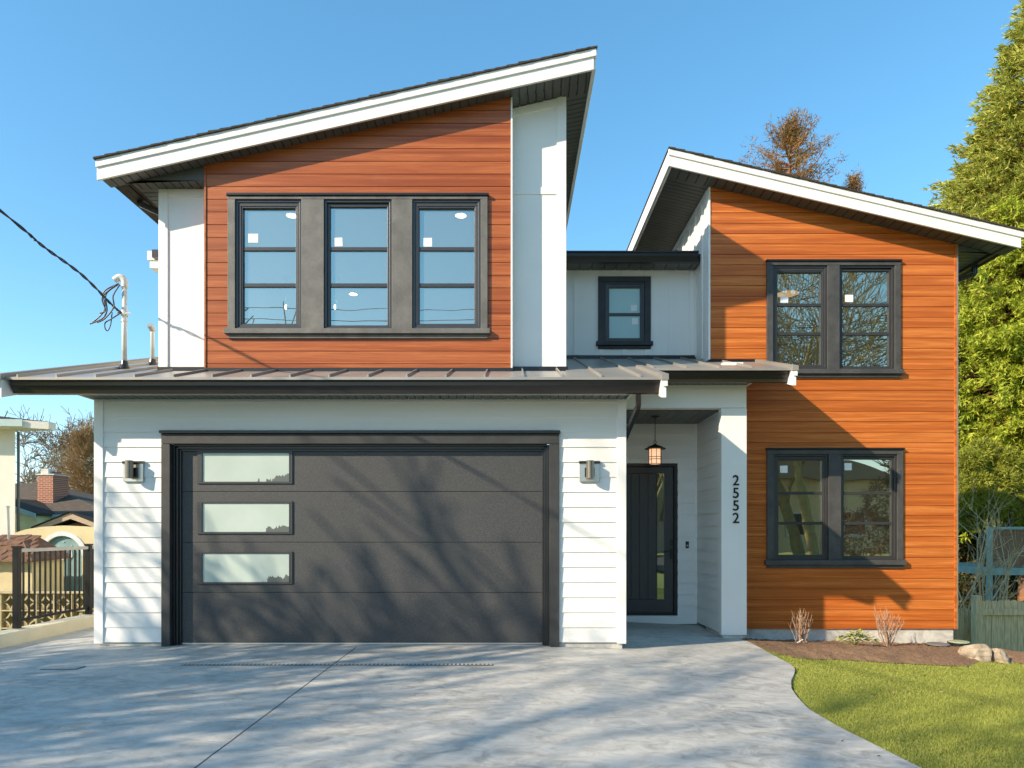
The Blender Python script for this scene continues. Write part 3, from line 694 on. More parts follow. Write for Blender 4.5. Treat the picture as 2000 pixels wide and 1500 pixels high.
# --- upper volume A (over the garage)
fasA = (PX(187, 8.34), PZ(308, 8.34), PX(1165, 8.34), PZ(90, 8.34))
def shed_roof(xl, ztl, xr_, ztr, yf, yb, h):
    sl = (ztr - ztl) / (xr_ - xl); top = lambda x: ztl + sl * (x - xl); th = 0.045
    m = MB()
    m.prism([(xl + 0.0, top(xl) - h), (xr_ - 0.03, top(xr_ - 0.03) - h), (xr_ - 0.03, top(xr_ - 0.03) - 0.1), (xl, top(xl) - 0.1)], 'y', yf + 0.02, yf + 0.05)
    m.prism([(xl - 0.004, top(xl) - 0.112), (xr_, top(xr_) - 0.112), (xr_, top(xr_) - 0.022), (xl - 0.004, top(xl) - 0.022)], 'y', yf, yf + 0.05)
    hi = 1 if sl > 0 else -1
    xe = xr_ if hi > 0 else xl
    a, b = (xe - 0.03, xe - 0.001) if hi > 0 else (xe + 0.001, xe + 0.03)
    m.box(a, b, yf + 0.052, yb, top(xe) - h + 0.01, top(xe) - 0.03)
    a2, b2 = (xe - 0.05, xe - 0.031) if hi > 0 else (xe + 0.031, xe + 0.05)
    m.box(a2, b2, yf + 0.052, yb, top(xe) - h - 0.005, top(xe) - 0.1)
    fo = fix_normals(m.build('fascia', M['trimw'], H, bevel=0.003))
    c = MB(); c.prism([(xl + 0.05, top(xl) - h + 0.06), (xr_ - 0.05, top(xr_) - h + 0.06), (xr_ - 0.05, top(xr_ - 0.05) - 0.03), (xl + 0.05, top(xl + 0.05) - 0.03)], 'y', yf + 0.05, yb)
    core = fix_normals(c.build('roof', M['shingle'], H))
    s = MB(); L = 0.14; n = int(math.ceil((xr_ - xl) / L)); ca = 1 / math.hypot(1, sl)
    for i in range(n):
        if sl > 0: xa, xb = xl - 0.02 + i * L, min(xl - 0.02 + (i + 1) * L + 0.02, xr_ + 0.012); ta, tb = 0.011 + 0.009 * random.random(), 0.004
        else: xa, xb = max(xl - 0.012, xr_ + 0.02 - (i + 1) * L - 0.02), xr_ + 0.02 - i * L; ta, tb = 0.004, 0.011 + 0.009 * random.random()
        s.prism([(xa, top(xa) - 0.022), (xb, top(xb) - 0.022), (xb, top(xb) - 0.022 + tb + 0.012), (xa, top(xa) - 0.022 + ta + 0.012)], 'y', yf - 0.025 + 0.01 * random.random(), yb)
    fix_normals(s.build('shingle_course', M['shingle'], core))
    return sl, top
slA, topA = shed_roof(*fasA, 8.34, 16.0, 0.262)
sofA = lambda x, y: topA(x) - 0.245
strips_x('soffit', -5.05, 0.98, 8.39, 8.60, sofA, pitch=0.105)
strips_x('soffit', 0.0, 0.98, 8.60, YA2 + 0.02, sofA, pitch=0.105)
strips_y('soffit', 0.70, 0.98, YA2 + 0.02, 15.9, sofA, pitch=0.1)
bx_ = MB(); ZS = 5.80
bx_.prism([(-4.86, ZS), (-3.84, ZS), (-3.84, sofA(-3.84, 0) - 0.003), (-4.86, sofA(-4.86, 0) - 0.003)], 'y', YA + 0.01, YA + 0.03)
fix_normals(bx_.build('soffit_return', M['soffit'], H))
strips_x('soffit', -4.86, -3.84, YA + 0.03, YA2 + 0.0, lambda x, y: ZS, pitch=0.11)
strips_y('soffit', -4.86, -4.545, YA2 + 0.002, 15.9, lambda x, y: ZS, pitch=0.1)
def gutter_y(x_in, x_out, y0, y1, ztop, name='gutter'):      # gutter running in y
    s = 1 if x_out > x_in else -1
    sec = [(x_out, ztop), (x_out, ztop - 0.022), (x_out - s * 0.014, ztop - 0.034), (x_out - s * 0.045, ztop - 0.10), (x_out - s * 0.055, ztop - 0.13), (x_in, ztop - 0.13), (x_in, ztop)]
    m = MB(); m.prism(sec, 'y', y0, y1); return fix_normals(m.build(name, M['gutter'], H))
gutter_y(-4.862, -4.985, 8.40, 15.9, 5.90)
RIB = [(0.036 * (1 if a % 2 else 0.93) * sx, 0.026 * sy) for a, (sx, sy) in enumerate([(-1, -1), (-.6, -.86), (-.2, -1), (.2, -.86), (.6, -1), (1, -.9), (1, .9), (.6, 1), (.2, .86), (-.2, 1), (-.6, .86), (-1, 1)])]
def spout(path, up, name='downspout'):
    m = MB(); pts = []
    for i, p in enumerate(path):
        p = Vector(p)
        if 0 < i < len(path) - 1:
            a, b = Vector(path[i - 1]), Vector(path[i + 1])
            for t in (0.055, 0.035, 0.018): pts.append(p + (a - p).normalized() * t)
            for t in (0.018, 0.035, 0.055): pts.append(p + (b - p).normalized() * t)
        else: pts.append(p)
    m.sweep(pts, RIB, up); return fix_normals(m.build(name, M['gutter'], H))
spout([(-4.935, 9.06, 5.80), (-4.935, 9.06, 5.73), (-4.60, 9.06, 5.58), (-4.60, 9.06, 3.5)], (0, 1, 0))
spout([(PX(1247, 7.85), 7.85, 2.975), (PX(1247, 7.85), 7.85, 2.83), (1.398, 8.60, 2.50), (1.398, 8.60, 0.2)], (1, 0, 0))
spout([(1.43, 9.22, 3.36), (1.60, 9.24, 3.42), (1.95, 9.22, 3.46)], (0, 1, 0))

xw0, xw1 = PX(403, YA), PX(997.5, YA)
pA = 0.1588
holeA = (PX(452, YA), PX(947, YA), PZ(653, YA), PZ(388, YA))
plank_wall('wood_wall', xw0, xw1, roofz(YA) + 0.02, 7.3, YA, pA, PZ(438, YA), [holeA], lambda x: topA(x) - 0.235, M['clad'])
MB().prism([(xw1 + 0.001, roofz(YA) + 0.02), (xw1 + 0.022, roofz(YA) + 0.02), (xw1 + 0.022, topA(xw1) - 0.25), (xw1 + 0.001, topA(xw1) - 0.25)], 'y', YA - 0.012, YA2).build('edge_trim', M['trimw'], H)
MB().prism([(xw0 - 0.022, roofz(YA) + 0.02), (xw0 - 0.001, roofz(YA) + 0.02), (xw0 - 0.001, topA(xw0) - 0.25), (xw0 - 0.022, topA(xw0) - 0.25)], 'y', YA - 0.012, YA2).build('edge_trim', M['clad'], H)
wx0, wx1 = PX(312.5, YA2), PX(1104, YA2)
wp = MB()
zA = roofz(YA2) + 0.02
wp.box(wx0, xw0, YA2, YA2 + 0.1, zA, ZS + 0.1)
fix_normals(wp.build('panel_wall', M['trimw'], H)); wp = MB()
wp.prism([(xw1, zA), (wx1, zA), (wx1, topA(wx1) - 0.2), (xw1, topA(xw1) - 0.2)], 'y', YA2, YA2 + 0.1)
wp.prism([(YA2 + 0.1, zA), (15.5, 5.4), (15.5, topA(wx1) - 0.2), (YA2 + 0.1, topA(wx1) - 0.2)], 'x', wx1 - 0.1, wx1)
fix_normals(wp.build('panel_wall', M['trimw'], H)); wp = MB()
wp.prism([(YA2 + 0.1, zA), (15.5, 5.3), (15.5, ZS + 0.1), (YA2 + 0.1, ZS + 0.1)], 'x', wx0, wx0 + 0.1)
fix_normals(wp.build('panel_wall', M['trimw'], H))
tb = MB(); yt = YA2 - 0.018
tb.box(wx0 - 0.012, wx0 + 0.108, yt, YA2 + 0.01, zA, ZS - 0.003); tb.box(wx0 + 0.11, xw0 - 0.023, yt, YA2 + 0.01, ZS - 0.105, ZS - 0.003)
tb.build('trim_board', M['trimw'], H, bevel=0.003)
tb = MB(); tb.box(wx1 - 0.108, wx1 + 0.012, yt, YA2 + 0.01, zA, topA(wx1) - 0.255)
tb.prism([(xw1 + 0.024, topA(xw1) - 0.35), (wx1 - 0.11, topA(wx1) - 0.375), (wx1 - 0.11, topA(wx1) - 0.275), (xw1 + 0.024, topA(xw1) - 0.25)], 'y', yt, YA2 + 0.01)
zt_ = PZ(380, YA2); tb.box(xw1 + 0.024, wx1 - 0.11, YA2 - 0.012, YA2 + 0.01, zt_, zt_ + 0.09)
fix_normals(tb.build('trim_board', M['trimw'], H, bevel=0.003))
# rear wing whose roof corner shows left of the upper storey
rw = MB(); rw.box(-5.04, -4.6, 10.3, 16, 4.0, 5.27); rw.build('wing_wall', M['white'], H)
MB().box(PX(287.5, 9.95), -4.55, 9.95, 16, PZ(522, 9.95) + 0.11, PZ(490, 9.95)).build('wing_fascia', M['trimw'], H)
MB().box(PX(291, 9.95), -4.55, 9.97, 16, PZ(522, 9.95), PZ(522, 9.95) + 0.11).build('wing_fascia', M['trimw'], H)
MB().box(PX(300, 9.9), -4.6, 9.85, 9.95, PZ(505, 9.9), PZ(490, 9.9)).build('gutter', M['gutter'], H)

# --- windows
def window(Yw, outer, sashes, zt, zb, posts, mun, label, room_mat='glass', cap=True, stick=(), deep=(), thick=0.036, glassmat=None, sashw=0.03, saw='saw'):
    yt = Yw - thick; X0, X1, ZT, ZB = outer
    m = MB()
    m.box(X0, X1, yt, Yw + 0.015, zt + 0.012, ZT)
    for a, b in posts: m.box(a, b, yt + 0.001, Yw + 0.015, zb, zt + 0.011)
    m.box(X0, X1, yt + 0.002, Yw + 0.015, ZB, ZB + 0.05)
    W = m.build('window', M[saw], H, bevel=0.004, label=label)
    if cap:
        MB().box(X0 - 0.015, X1 + 0.015, yt - 0.02, Yw + 0.01, ZT + 0.001, ZT + 0.03).build('head_cap', M['black'], W, bevel=0.004)
    MB().box(X0 - 0.035, X1 + 0.03, yt - 0.038, Yw + 0.015, ZB + 0.052, zb - 0.001).build('sill', M[saw], W, bevel=0.004)
    for i, (a, b) in enumerate(sashes):
        d = 0.0 if i not in deep else 0.016
        fr = MB()
        def ring(x0, x1, z0, z1, wd, ya, yb):
            fr.box(x0, x1, ya, yb, z1 - wd, z1); fr.box(x0, x1, ya, yb, z0, z0 + wd)
            fr.box(x0, x0 + wd, ya, yb, z0 + wd, z1 - wd); fr.box(x1 - wd, x1, ya, yb, z0 + wd, z1 - wd)
        ring(a, b, zb, zt + 0.011, sashw, Yw - 0.012, Yw + 0.08)
        ring(a + sashw * 0.72, b - sashw * 0.72, zb + sashw * 0.72, zt + 0.011 - sashw * 0.72 - 0.012, sashw * 1.3, Yw + 0.0 + d, Yw + 0.078)
        if i not in deep: ring(a + sashw * 1.7, b - sashw * 1.7, zb + sashw * 1.7, zt - sashw * 1.7 - 0.004, sashw * 0.9, Yw + 0.008, Yw + 0.076)
        else: ring(a + sashw * 1.7, b - sashw * 1.7, zb + sashw * 1.6, zt - sashw * 1.7 - 0.004, sashw * 0.35, Yw + 0.03, Yw + 0.076)
        fr.build('frame', M['vinyl'], W, bevel=0.0025)
        k_ = 2.3 if i not in deep else 1.9
        ga, gb, gz0, gz1 = a + sashw * k_, b - sashw * k_, zb + sashw * k_, zt - sashw * k_
        MB().quad((ga, Yw + 0.045, gz0), (gb, Yw + 0.045, gz0), (gb, Yw + 0.045, gz1), (ga, Yw + 0.045, gz1)).build('pane', glassmat or M['glass'], W)
        for mz in mun: MB().box(ga, gb, Yw + 0.022, Yw + 0.052, mz - 0.022, mz + 0.022).build('muntin', M['vinyl'], W, bevel=0.002)
        for (si, su, sv, ww, hh, rot) in stick:
            if si == i:
                c = Vector((PX(su, Yw), Yw + 0.041, PZ(sv, Yw))); ca, sa = math.cos(rot), math.sin(rot)
                pts = [(c.x + x * ca - z * sa, c.y, c.z + x * sa + z * ca) for x, z in ((-ww, -hh), (ww, -hh), (ww, hh), (-ww, hh))]
                MB().slab(pts, (0, 1, 0), 0.002).build('sticker', M['paper'], W)
    return W
a_ = lambda u: PX(u, YA)
window(YA, (a_(446.5), a_(952.5), PZ(385, YA), PZ(662, YA)), [(a_(461.5), a_(589.5)), (a_(634.5), a_(765.5)), (a_(806.5), a_(938.5))], PZ(393, YA), PZ(644, YA),
       [(a_(446.5), a_(461)), (a_(590), a_(634)), (a_(766), a_(806)), (a_(939), a_(952.5))], [PZ(484.5, YA), PZ(555.5, YA)],
       'wide triple window with sunlit grey posts above the garage', stick=[(0, 492, 462.5, 0.063, 0.056, 0), (1, 659, 470, 0.053, 0.055, 0.04), (2, 834.5, 470.5, 0.055, 0.055, 0)], deep=(1,))
b_ = lambda u: PX(u, YB)
window(YB, (b_(1496.5), b_(1757), PZ(512.5, YB), PZ(738, YB)), [(b_(1509), b_(1614)), (b_(1638.5), b_(1745))], PZ(521, YB), PZ(722.5, YB),
       [(b_(1496.5), b_(1508.5)), (b_(1614.5), b_(1638)), (b_(1745.5), b_(1757))], [PZ(594.5, YB), PZ(651, YB)],
       'upper double window on the orange clad wall', saw='saw3', glassmat=M['glass2'], stick=[(0, 1534, 583, 0.06, 0.05, 0), (1, 1661, 581, 0.062, 0.055, 0)], deep=(1,))
window(YB, (b_(1497), b_(1762), PZ(879, YB), PZ(1109.5, YB)), [(b_(1511), b_(1616)), (b_(1641.5), b_(1750))], PZ(889, YB), PZ(1093.5, YB),
       [(b_(1497), b_(1510.5)), (b_(1616.5), b_(1641)), (b_(1750.5), b_(1762))], [PZ(963, YB), PZ(1022, YB)],
       'lower double window on the orange clad wall above the soil bed', saw='saw3', glassmat=M['glass2'], stick=[(0, 1533, 916, 0.058, 0.055, 0), (1, 1659, 911, 0.056, 0.055, 0)], deep=(1,))
m_ = lambda u: PX(u, YM)
M['glassm'] = simple('frosted_bathroom_glass', (0.42, 0.60, 0.60), 0.15, var=0.06, scale=1.5, spec=0.6); M['bulbg'] = glass('clear_bulb_glass', 0.08, (0.9, 0.92, 0.9))
window(YM, (m_(1168), m_(1270.5), PZ(541, YM), PZ(682, YM)), [(m_(1182), m_(1258.5))], PZ(553, YM), PZ(668, YM),
       [(m_(1168), m_(1181.5)), (m_(1259), m_(1270.5))], [PZ(613, YM)], 'small black window between the two upper volumes', cap=False, saw='saw4', glassmat=M['glassm'], sashw=0.026,
       stick=[(0, 1239, 600, 0.05, 0.05, 0), (0, 1241, 626, 0.05, 0.05, 0)])
# --- middle connecting wall
mw = MB(); hM = (m_(1176), m_(1264), PZ(675, YM), PZ(548, YM)); zM = PZ(518, YM)
for p, q, a, b in cells(0.69, 3.02, roofz(YM) + 0.02, zM + 0.05, [hM]): mw.box(p, q, YM, YM + 0.1, a, b)
mw.build('batten_wall', M['trimw'], H)
bt = MB()
hole_b = (m_(1166), m_(1273), PZ(683, YM), PZ(540, YM))
zb0 = roofz(YM) + 0.055
for u in (1126, 1175, 1219, 1264, 1311):
    for p, q, a, b in cells(m_(u - 5), m_(u + 5), zb0, PZ(530, YM) - 0.002, [hole_b]):
        MB().box(p, q, YM - 0.02, YM + 0.005, a, b).build('batten', M['trimw'], H)
MB().box(0.70, 3.0, YM - 0.022, YM + 0.005, PZ(530, YM), zM + 0.02).build('trim_board', M['trimw'], H); bt.box(2.92, 3.0, YM - 0.024, YM + 0.005, zb0, PZ(530, YM) - 0.002)
bt.build('batten', M['trimw'], H)
gutter_x(0.70, PX(1365, 10.8), 10.80, PZ(490, 10.8), h=0.155, d=0.13, mat='black')
strips_x('soffit', 0.70, 3.0, 10.93, YM - 0.022, lambda x, y: PZ(515.5, 10.95), pitch=0.2)
fx = MB(); fx.box(0.70, 3.01, 10.932, 10.96, PZ(515.5, 10.95) + 0.024, PZ(490, 10.8) - 0.005); fx.build('fascia', M['black'], H)
fr_ = MB(); fr_.hexa([(0.70, 10.90, 5.80), (3.01, 10.90, 5.80), (3.01, 16, 5.9), (0.70, 16, 5.9), (0.70, 10.90, 5.815), (3.01, 10.90, 5.815), (3.01, 16, 5.95), (0.70, 16, 5.95)]); fr_.build('roof', M['shingle'], H)

# --- volume B (right)
fasB = (PX(1307, 10.1), PZ(287, 10.1), PX(2000.5, 10.1), PZ(449, 10.1))
slB, topB = shed_roof(*fasB, 10.1, 14.2, 0.268)
sofB = lambda x, y: topB(x) - 0.25
xb0, xb1 = PX(1385.5, YB), PX(1868, YB); ZSB = PZ(491, YB)
strips_x('soffit', fasB[0] + 0.06, fasB[2] - 0.05, 10.15, YB + 0.0, sofB, pitch=0.14)
strips_y('soffit', fasB[0] + 0.06, xb0 + 0.0, YB + 0.002, 14.1, sofB, pitch=0.1)
bx_ = MB(); bx_.prism([(xb1 + 0.02, ZSB), (7.36, ZSB), (7.36, sofB(7.36, 0) - 0.003), (xb1 + 0.02, sofB(xb1, 0) - 0.003)], 'y', YB + 0.005, YB + 0.03)
fix_normals(bx_.build('soffit_return', M['soffit'], H))
strips_y('soffit', xb1 + 0.02, 7.36, YB + 0.03, 14.1, lambda x, y: ZSB, pitch=0.12)
gutter_y(7.362, 7.48, 10.2, 14.1, ZSB + 0.09)
spout([(7.42, 10.95, ZSB - 0.03), (7.42, 10.95, ZSB - 0.16), (6.865, 10.95, ZSB - 0.36), (6.865, 10.95, 0.1)], (0, 1, 0))
pB = 0.1600
zB0 = PZ(1228, YB)
hU = (b_(1503), b_(1751), PZ(730, YB), PZ(516, YB)); hL = (b_(1503), b_(1756), PZ(1101, YB), PZ(883, YB))
plank_wall('wood_wall', xb0 + 0.012, xb1, zB0, 6.9, YB, pB, PZ(455.6, YB), [hU, hL], lambda x: topB(x) - 0.24, M['clad2'])
et = MB(); et.box(xb1 + 0.001, xb1 + 0.02, YB - 0.012, YB + 0.12, zB0 - 0.004, topB(xb1) - 0.25); et.build('edge_trim', M['ally'], H)
MB().box(xb1 - 0.035, xb1, YB - 0.014, YB - 0.001, zB0 - 0.004, topB(xb1) - 0.25).build('edge_trim', M['clad2'], H)
MB().box(xb0 - 0.018, xb0 + 0.011, YB - 0.014, YB + 0.1, roofz(YB) + 0.03, topB(xb0) - 0.26).build('edge_trim', M['trimw'], H)
fb = MB(); fb.box(3.0, xb1 - 0.03, YB + 0.03, YB + 0.16, -0.7, zB0 - 0.003); fb.box(xb1 - 0.16, xb1 - 0.03, YB + 0.16, 13.9, -1.8, zB0 - 0.003); fb.build('foundation', M['found'], H)
sbw = MB(); sbw.box(xb0, xb0 + 0.1, YB + 0.1, 13.9, 3.4, topB(xb0) - 0.2); sbw.build('side_wall', M['trimw'], H); sbw = MB(); sbw.box(xb1 - 0.09, xb1 + 0.012, YB + 0.12, 13.9, zB0, ZSB + 0.1); sbw.build('side_wall', M['trimw'], H)
y = YB + 0.35
while y < 13.6:
    MB().box(xb0 - 0.02, xb0 + 0.005, y, y + 0.075, roofz(min(y, YM)) + 0.03, topB(xb0) - 0.36).build('batten', M['trimw'], H); y += 0.39
bt = MB(); bt.box(xb0 - 0.022, xb0 + 0.005, YB + 0.1, 13.8, topB(xb0) - 0.359, topB(xb0) - 0.255); bt.box(xb0 - 0.022, xb0 + 0.005, YB + 0.1, YB + 0.20, roofz(YB) + 0.03, topB(xb0) - 0.36)
bt.build('batten', M['trimw'], H)

# --- rooms behind the glass
def room(x0, x1, y0, y1, z0, z1, mat='room', front=None):
    m = MB()
    m.quad((x0, y1, z0), (x1, y1, z0), (x1, y1, z1), (x0, y1, z1)); m.quad((x0, y0, z0), (x0, y1, z0), (x0, y1, z1), (x0, y0, z1))
    m.quad((x1, y0, z0), (x1, y0, z1), (x1, y1, z1), (x1, y1, z0)); m.quad((x0, y0, z1), (x0, y1, z1), (x1, y1, z1), (x1, y0, z1)); m.quad((x0, y0, z0), (x1, y0, z0), (x1, y1, z0), (x0, y1, z0))
    return m.build('room', M[mat], H)
room(-4.4, 0.55, YA2 + 0.11, 15.0, 3.3, 5.84); room(xb0 + 0.2, xb1 - 0.15, YB + 0.13, 13.8, 3.2, 5.62); room(3.4, xb1 - 0.15, YB + 0.13, 13.8, 0.0, 2.7)
room(0.8, 2.9, YM + 0.12, YM + 1.6, 4.2, 5.75)
room(0.9, 2.75, YD + 0.14, YM - 0.02 + 2.4, 0.0, 2.9)
# casing behind window recess so light does not leak between cladding and room
# ---------------------------------------------------------------- lamps on and in the house
def disc_light(u, v, label, first=None):
    z = 5.825; Y = F * (z - EYE) / (HZ - v); X = PX(u, Y)
    if first: return copy_tree(first, (X, Y, z), label)
    t = thing('ceiling_light', (X, Y, z), label, 'ceiling light', 'round ceiling lights behind the triple window')
    MB().lathe([(0.075, 0.0), (0.075, 0.008)], (X, Y, z - 0.003), 20).build('diffuser', M['lamp'], t)
    MB().lathe([(0.076, 0.0), (0.09, -0.004), (0.09, 0.012), (0.076, 0.012)], (X, Y, z - 0.002), 20).build('trim_ring', M['trimw'], t)
    return t
c0 = disc_light(570, 421, 'round ceiling light seen top right in the left pane of the triple window')
disc_light(900, 421, 'round ceiling light seen in the right pane of the triple window', c0)
disc_light(690, 574.5, 'round ceiling light seen low in the middle pane of the triple window', c0)
def pend(u, v, Y, label, first=None):
    X = PX(u, Y); z = PZ(v, Y)
    if first: return copy_tree(first, (X, Y, z), label)
    t = thing('pendant_bulb', (X, Y, z), label, 'pendant lamp', 'bare bulb pendants behind the triple window')
    MB().lathe([(0.03, -0.05), (0.08, 0.0), (0.075, 0.06), (0.03, 0.12), (0.025, 0.2), (0.0, 0.21)], (X, Y, z), 14).build('bulb', M['bulbg'], t, smooth=True)
    MB().lathe([(0.012, -0.02), (0.02, 0.02), (0.012, 0.06)], (X, Y, z), 8).build('filament', M['bulb'], t)
    MB().tube([(X, Y, z + 0.2), (X, Y, 5.83)], 0.006, 6).build('cord', M['black'], t); MB().lathe([(0.08, 0), (0.08, 0.02)], (X, Y, 5.81), 16).build('canopy', M['black'], t)
    return t
p0 = pend(558, 602, 11.97, 'bare bulb pendant seen in the left pane of the triple window')
pend(654, 602, 11.97, 'bare bulb pendant seen in the middle pane of the triple window', p0)
t = thing('drum_lamp', (PX(1540, 11.9), 11.9, PZ(560, 11.9)), 'round drum ceiling lamp behind the upper window on the orange wall', 'ceiling lamp'); lx, lz = PX(1538, 11.9), PZ(574, 11.9)
MB().lathe([(0.19, 0.0), (0.19, 0.11)], (lx, 11.9, lz), 28).build('shade', simple('bronze_shade', (0.16, 0.09, 0.05), 0.4), t); MB().lathe([(0.185, -0.004), (0.185, -0.001)], (lx, 11.9, lz), 28).build('diffuser', emis('amber_diffuser', (1.0, 0.6, 0.33), 0.55), t)
MB().lathe([(0.05, 0.11), (0.05, 0.16), (0.02, 0.3)], (lx, 11.9, lz), 10).build('stem', M['black'], t)

def sconce(u, v, label, first=None):
    X = PX(u, YG); z = PZ(v, YG); Y = YG - 0.014
    if first: return copy_tree(first, (X, Y, z), label)
    t = thing('wall_lamp', (X, Y, z), label, 'wall lamp', 'wall lamps beside the garage door')
    m = MB(); m.box(X - 0.122, X + 0.122, Y - 0.026, Y - 0.001, z - 0.122, z + 0.122); m.box(X - 0.128, X + 0.128, Y - 0.035, Y - 0.001, z + 0.1225, z + 0.13)
    m.build('back_plate', M['ally'], t, bevel=0.003)
    MB().box(X - 0.125, X + 0.125, Y - 0.04, Y - 0.027, z + 0.095, z + 0.122).build('top_bar', M['black'], t, bevel=0.002)
    m = MB(); m.box(X - 0.058, X + 0.058, Y - 0.06, Y - 0.027, z - 0.065, z + 0.045); m.build('bracket', M['black'], t, bevel=0.003)
    m = MB(); m.lathe([(0.040, -0.087), (0.046, -0.087), (0.046, 0.125), (0.04, 0.125), (0.04, 0.1), (0.0, 0.1)], (X, Y - 0.105, z), 28)
    m.build('cylinder_shade', simple('brushed_bronze', (0.20, 0.18, 0.15), 0.35, 0.7, var=0.1, scale=20), t)
    MB().lathe([(0.038, -0.075), (0.038, -0.068)], (X, Y - 0.105, z), 16).build('lens', M['lamp'], t)
    return t
s0 = sconce(263, 921.5, 'brushed metal wall lamp on white siding left of the garage door')
sconce(1150.5, 921.5, 'brushed metal wall lamp between the garage door and the porch', s0)

LX, LY = PX(1279.5, 10.2), 10.2
t = thing('hanging_lantern', (LX, LY, PZ(907, LY)), 'lit black caged lantern hanging on a chain above the front door', 'lantern')
MB().lathe([(0.068, 0.0), (0.068, -0.012), (0.03, -0.02), (0.012, -0.035)][::-1], (LX, LY, ZC - 0.002), 20).build('canopy', M['black'], t)
ch = MB(); z = ZC - 0.04; zt = PZ(860, LY); k = 0
while z > zt:
    a = 0.008; pts = []
    for q in range(9):
        an = 2 * math.pi * q / 8; ox, oz = a * math.cos(an), 0.019 * math.sin(an)
        pts.append((LX + (ox if k % 2 == 0 else 0), LY + (0 if k % 2 == 0 else ox), z - 0.018 + oz))
    ch.tube(pts, 0.0028, 5, False); z -= 0.029; k += 1
pts = [(LX + 0.02 * math.cos(q * math.pi / 6), LY, PZ(864, LY) + 0.02 * math.sin(q * math.pi / 6)) for q in range(13)]
ch.tube(pts, 0.004, 6, False); ch.build('chain', M['black'], t)
zc = PZ(876, LY); MB().lathe([(0.152, -0.012), (0.156, 0.0), (0.12, 0.012), (0.11, 0.025), (0.06, 0.045), (0.03, 0.058), (0.012, 0.07)], (LX, LY, zc), 28).build('cap', M['black'], t)
zb_l, zt_l = PZ(907, LY), zc - 0.012
MB().lathe([(0.082, 0.008), (0.086, 0.02), (0.086, zt_l - zb_l)], (LX, LY, zb_l), 24).build('glass_shade', M['lant'], t, smooth=True)
cg = MB()
for q in range(8):
    a = q * math.pi / 4 + math.pi / 8 * 0; cg.tube([(LX + 0.096 * math.cos(a), LY + 0.096 * math.sin(a), zb_l), (LX + 0.096 * math.cos(a), LY + 0.096 * math.sin(a), zt_l)], 0.004, 5)
for hz in (0.004, 0.075, 0.11):
    cg.tube([(LX + 0.096 * math.cos(q * math.pi / 12), LY + 0.096 * math.sin(q * math.pi / 12), zb_l + hz) for q in range(25)], 0.0045, 5, False)
cg.build('cage', M['black'], t)

t = thing('house_number', (PX(1436, YP), YP - 0.012, PZ(1022, YP)), 'black house number 2552 running down the white porch pillar', 'house number')
for chh, v in (('2', 948), ('5', 972.5), ('5', 997), ('2', 1021.5)):
    cu = bpy.data.curves.new('digit', 'FONT'); cu.body = chh; cu.size = 0.205; cu.extrude = 0.004; cu.align_x = 'CENTER'; cu.offset = 0.0022
    tmp = bpy.data.objects.new('digit_tmp', cu); me = bpy.data.meshes.new_from_object(tmp); bpy.data.objects.remove(tmp)
    me.transform(Matrix.Translation(Vector((PX(1436.5, YP), YP - 0.02, PZ(v, YP))) - origin(t)) @ Matrix.Rotation(R(90), 4, 'X'))
    link_mesh('digit', me, M['digit'], t)
t = thing('doorbell', (PX(1341.5, YD), YD - 0.02, PZ(1064, YD)), 'small black doorbell on white siding right of the front door', 'doorbell')
bx0, bz0 = PX(1341.5, YD), PZ(1064, YD)
MB().box(bx0 - 0.026, bx0 + 0.026, YD - 0.036, YD - 0.012, bz0 - 0.055, bz0 + 0.055).build('case', M['black'], t, bevel=0.006)
MB().tube([(bx0, YD - 0.042, bz0 - 0.012), (bx0, YD - 0.034, bz0 - 0.012)], 0.015, 14).build('button', M['galv'], t)

# ---------------------------------------------------------------- roof hardware
def bez(p0, p1, p2, n=10):
    p0, p1, p2 = Vector(p0), Vector(p1), Vector(p2); return [p0 * (1 - t) ** 2 + p1 * 2 * t * (1 - t) + p2 * t * t for t in [i / n for i in range(n + 1)]]
def crv(pts, n=6):
    P = [Vector(p) for p in pts]; out = []
    for i in range(len(P) - 1):
        a, b, c, d = P[max(i - 1, 0)], P[i], P[i + 1], P[min(i + 2, len(P) - 1)]
        for k in range(n):
            t = k / n; out.append(0.5 * ((2 * b) + (c - a) * t + (2 * a - 5 * b + 4 * c - d) * t * t + (3 * b - a - 3 * c + d) * t ** 3))
    return out + [P[-1]]
YK = 9.0; mx, mz0, mz1 = PX(243, YK), roofz(YK), PZ(553, YK)
t = thing('service_mast', (mx, YK, mz0), 'off white electric service mast with hooked head on the metal roof', 'service mast')
MB().tube([(mx, YK, mz0 - 0.02), (mx, YK, mz1)], 0.032, 14).build('pipe', M['pvc'], t, smooth=True)
MB().lathe([(0.085, -0.02), (0.05, 0.05), (0.04, 0.10)], (mx, YK, mz0), 16).build('flashing_boot', M['black'], t)
whd = MB(); whd.tube(crv([(mx, YK, mz1 - 0.06), (mx, YK, mz1 + 0.03), (mx - 0.05, YK - 0.01, mz1 + 0.075), (mx - 0.12, YK - 0.02, mz1 + 0.03)]), 0.043, 12); whd.build('weatherhead', M['pvc'], t, smooth=True)
cz = PZ(612, YK); cl = MB(); cl.lathe([(0.045, -0.035), (0.045, 0.035)], (mx, YK, cz), 12); cl.lathe([(0.04, -0.11), (0.04, -0.07)], (mx, YK, cz), 12); cl.tube([(mx - 0.08, YK - 0.03, cz), (mx + 0.10, YK - 0.03, cz - 0.012)], 0.01, 6); cl.build('clamp', M['pvc'], t)
P_ = lambda u, v, Y=YK - 0.05: (PX(u, Y), Y, PZ(v, Y))
lp = MB()
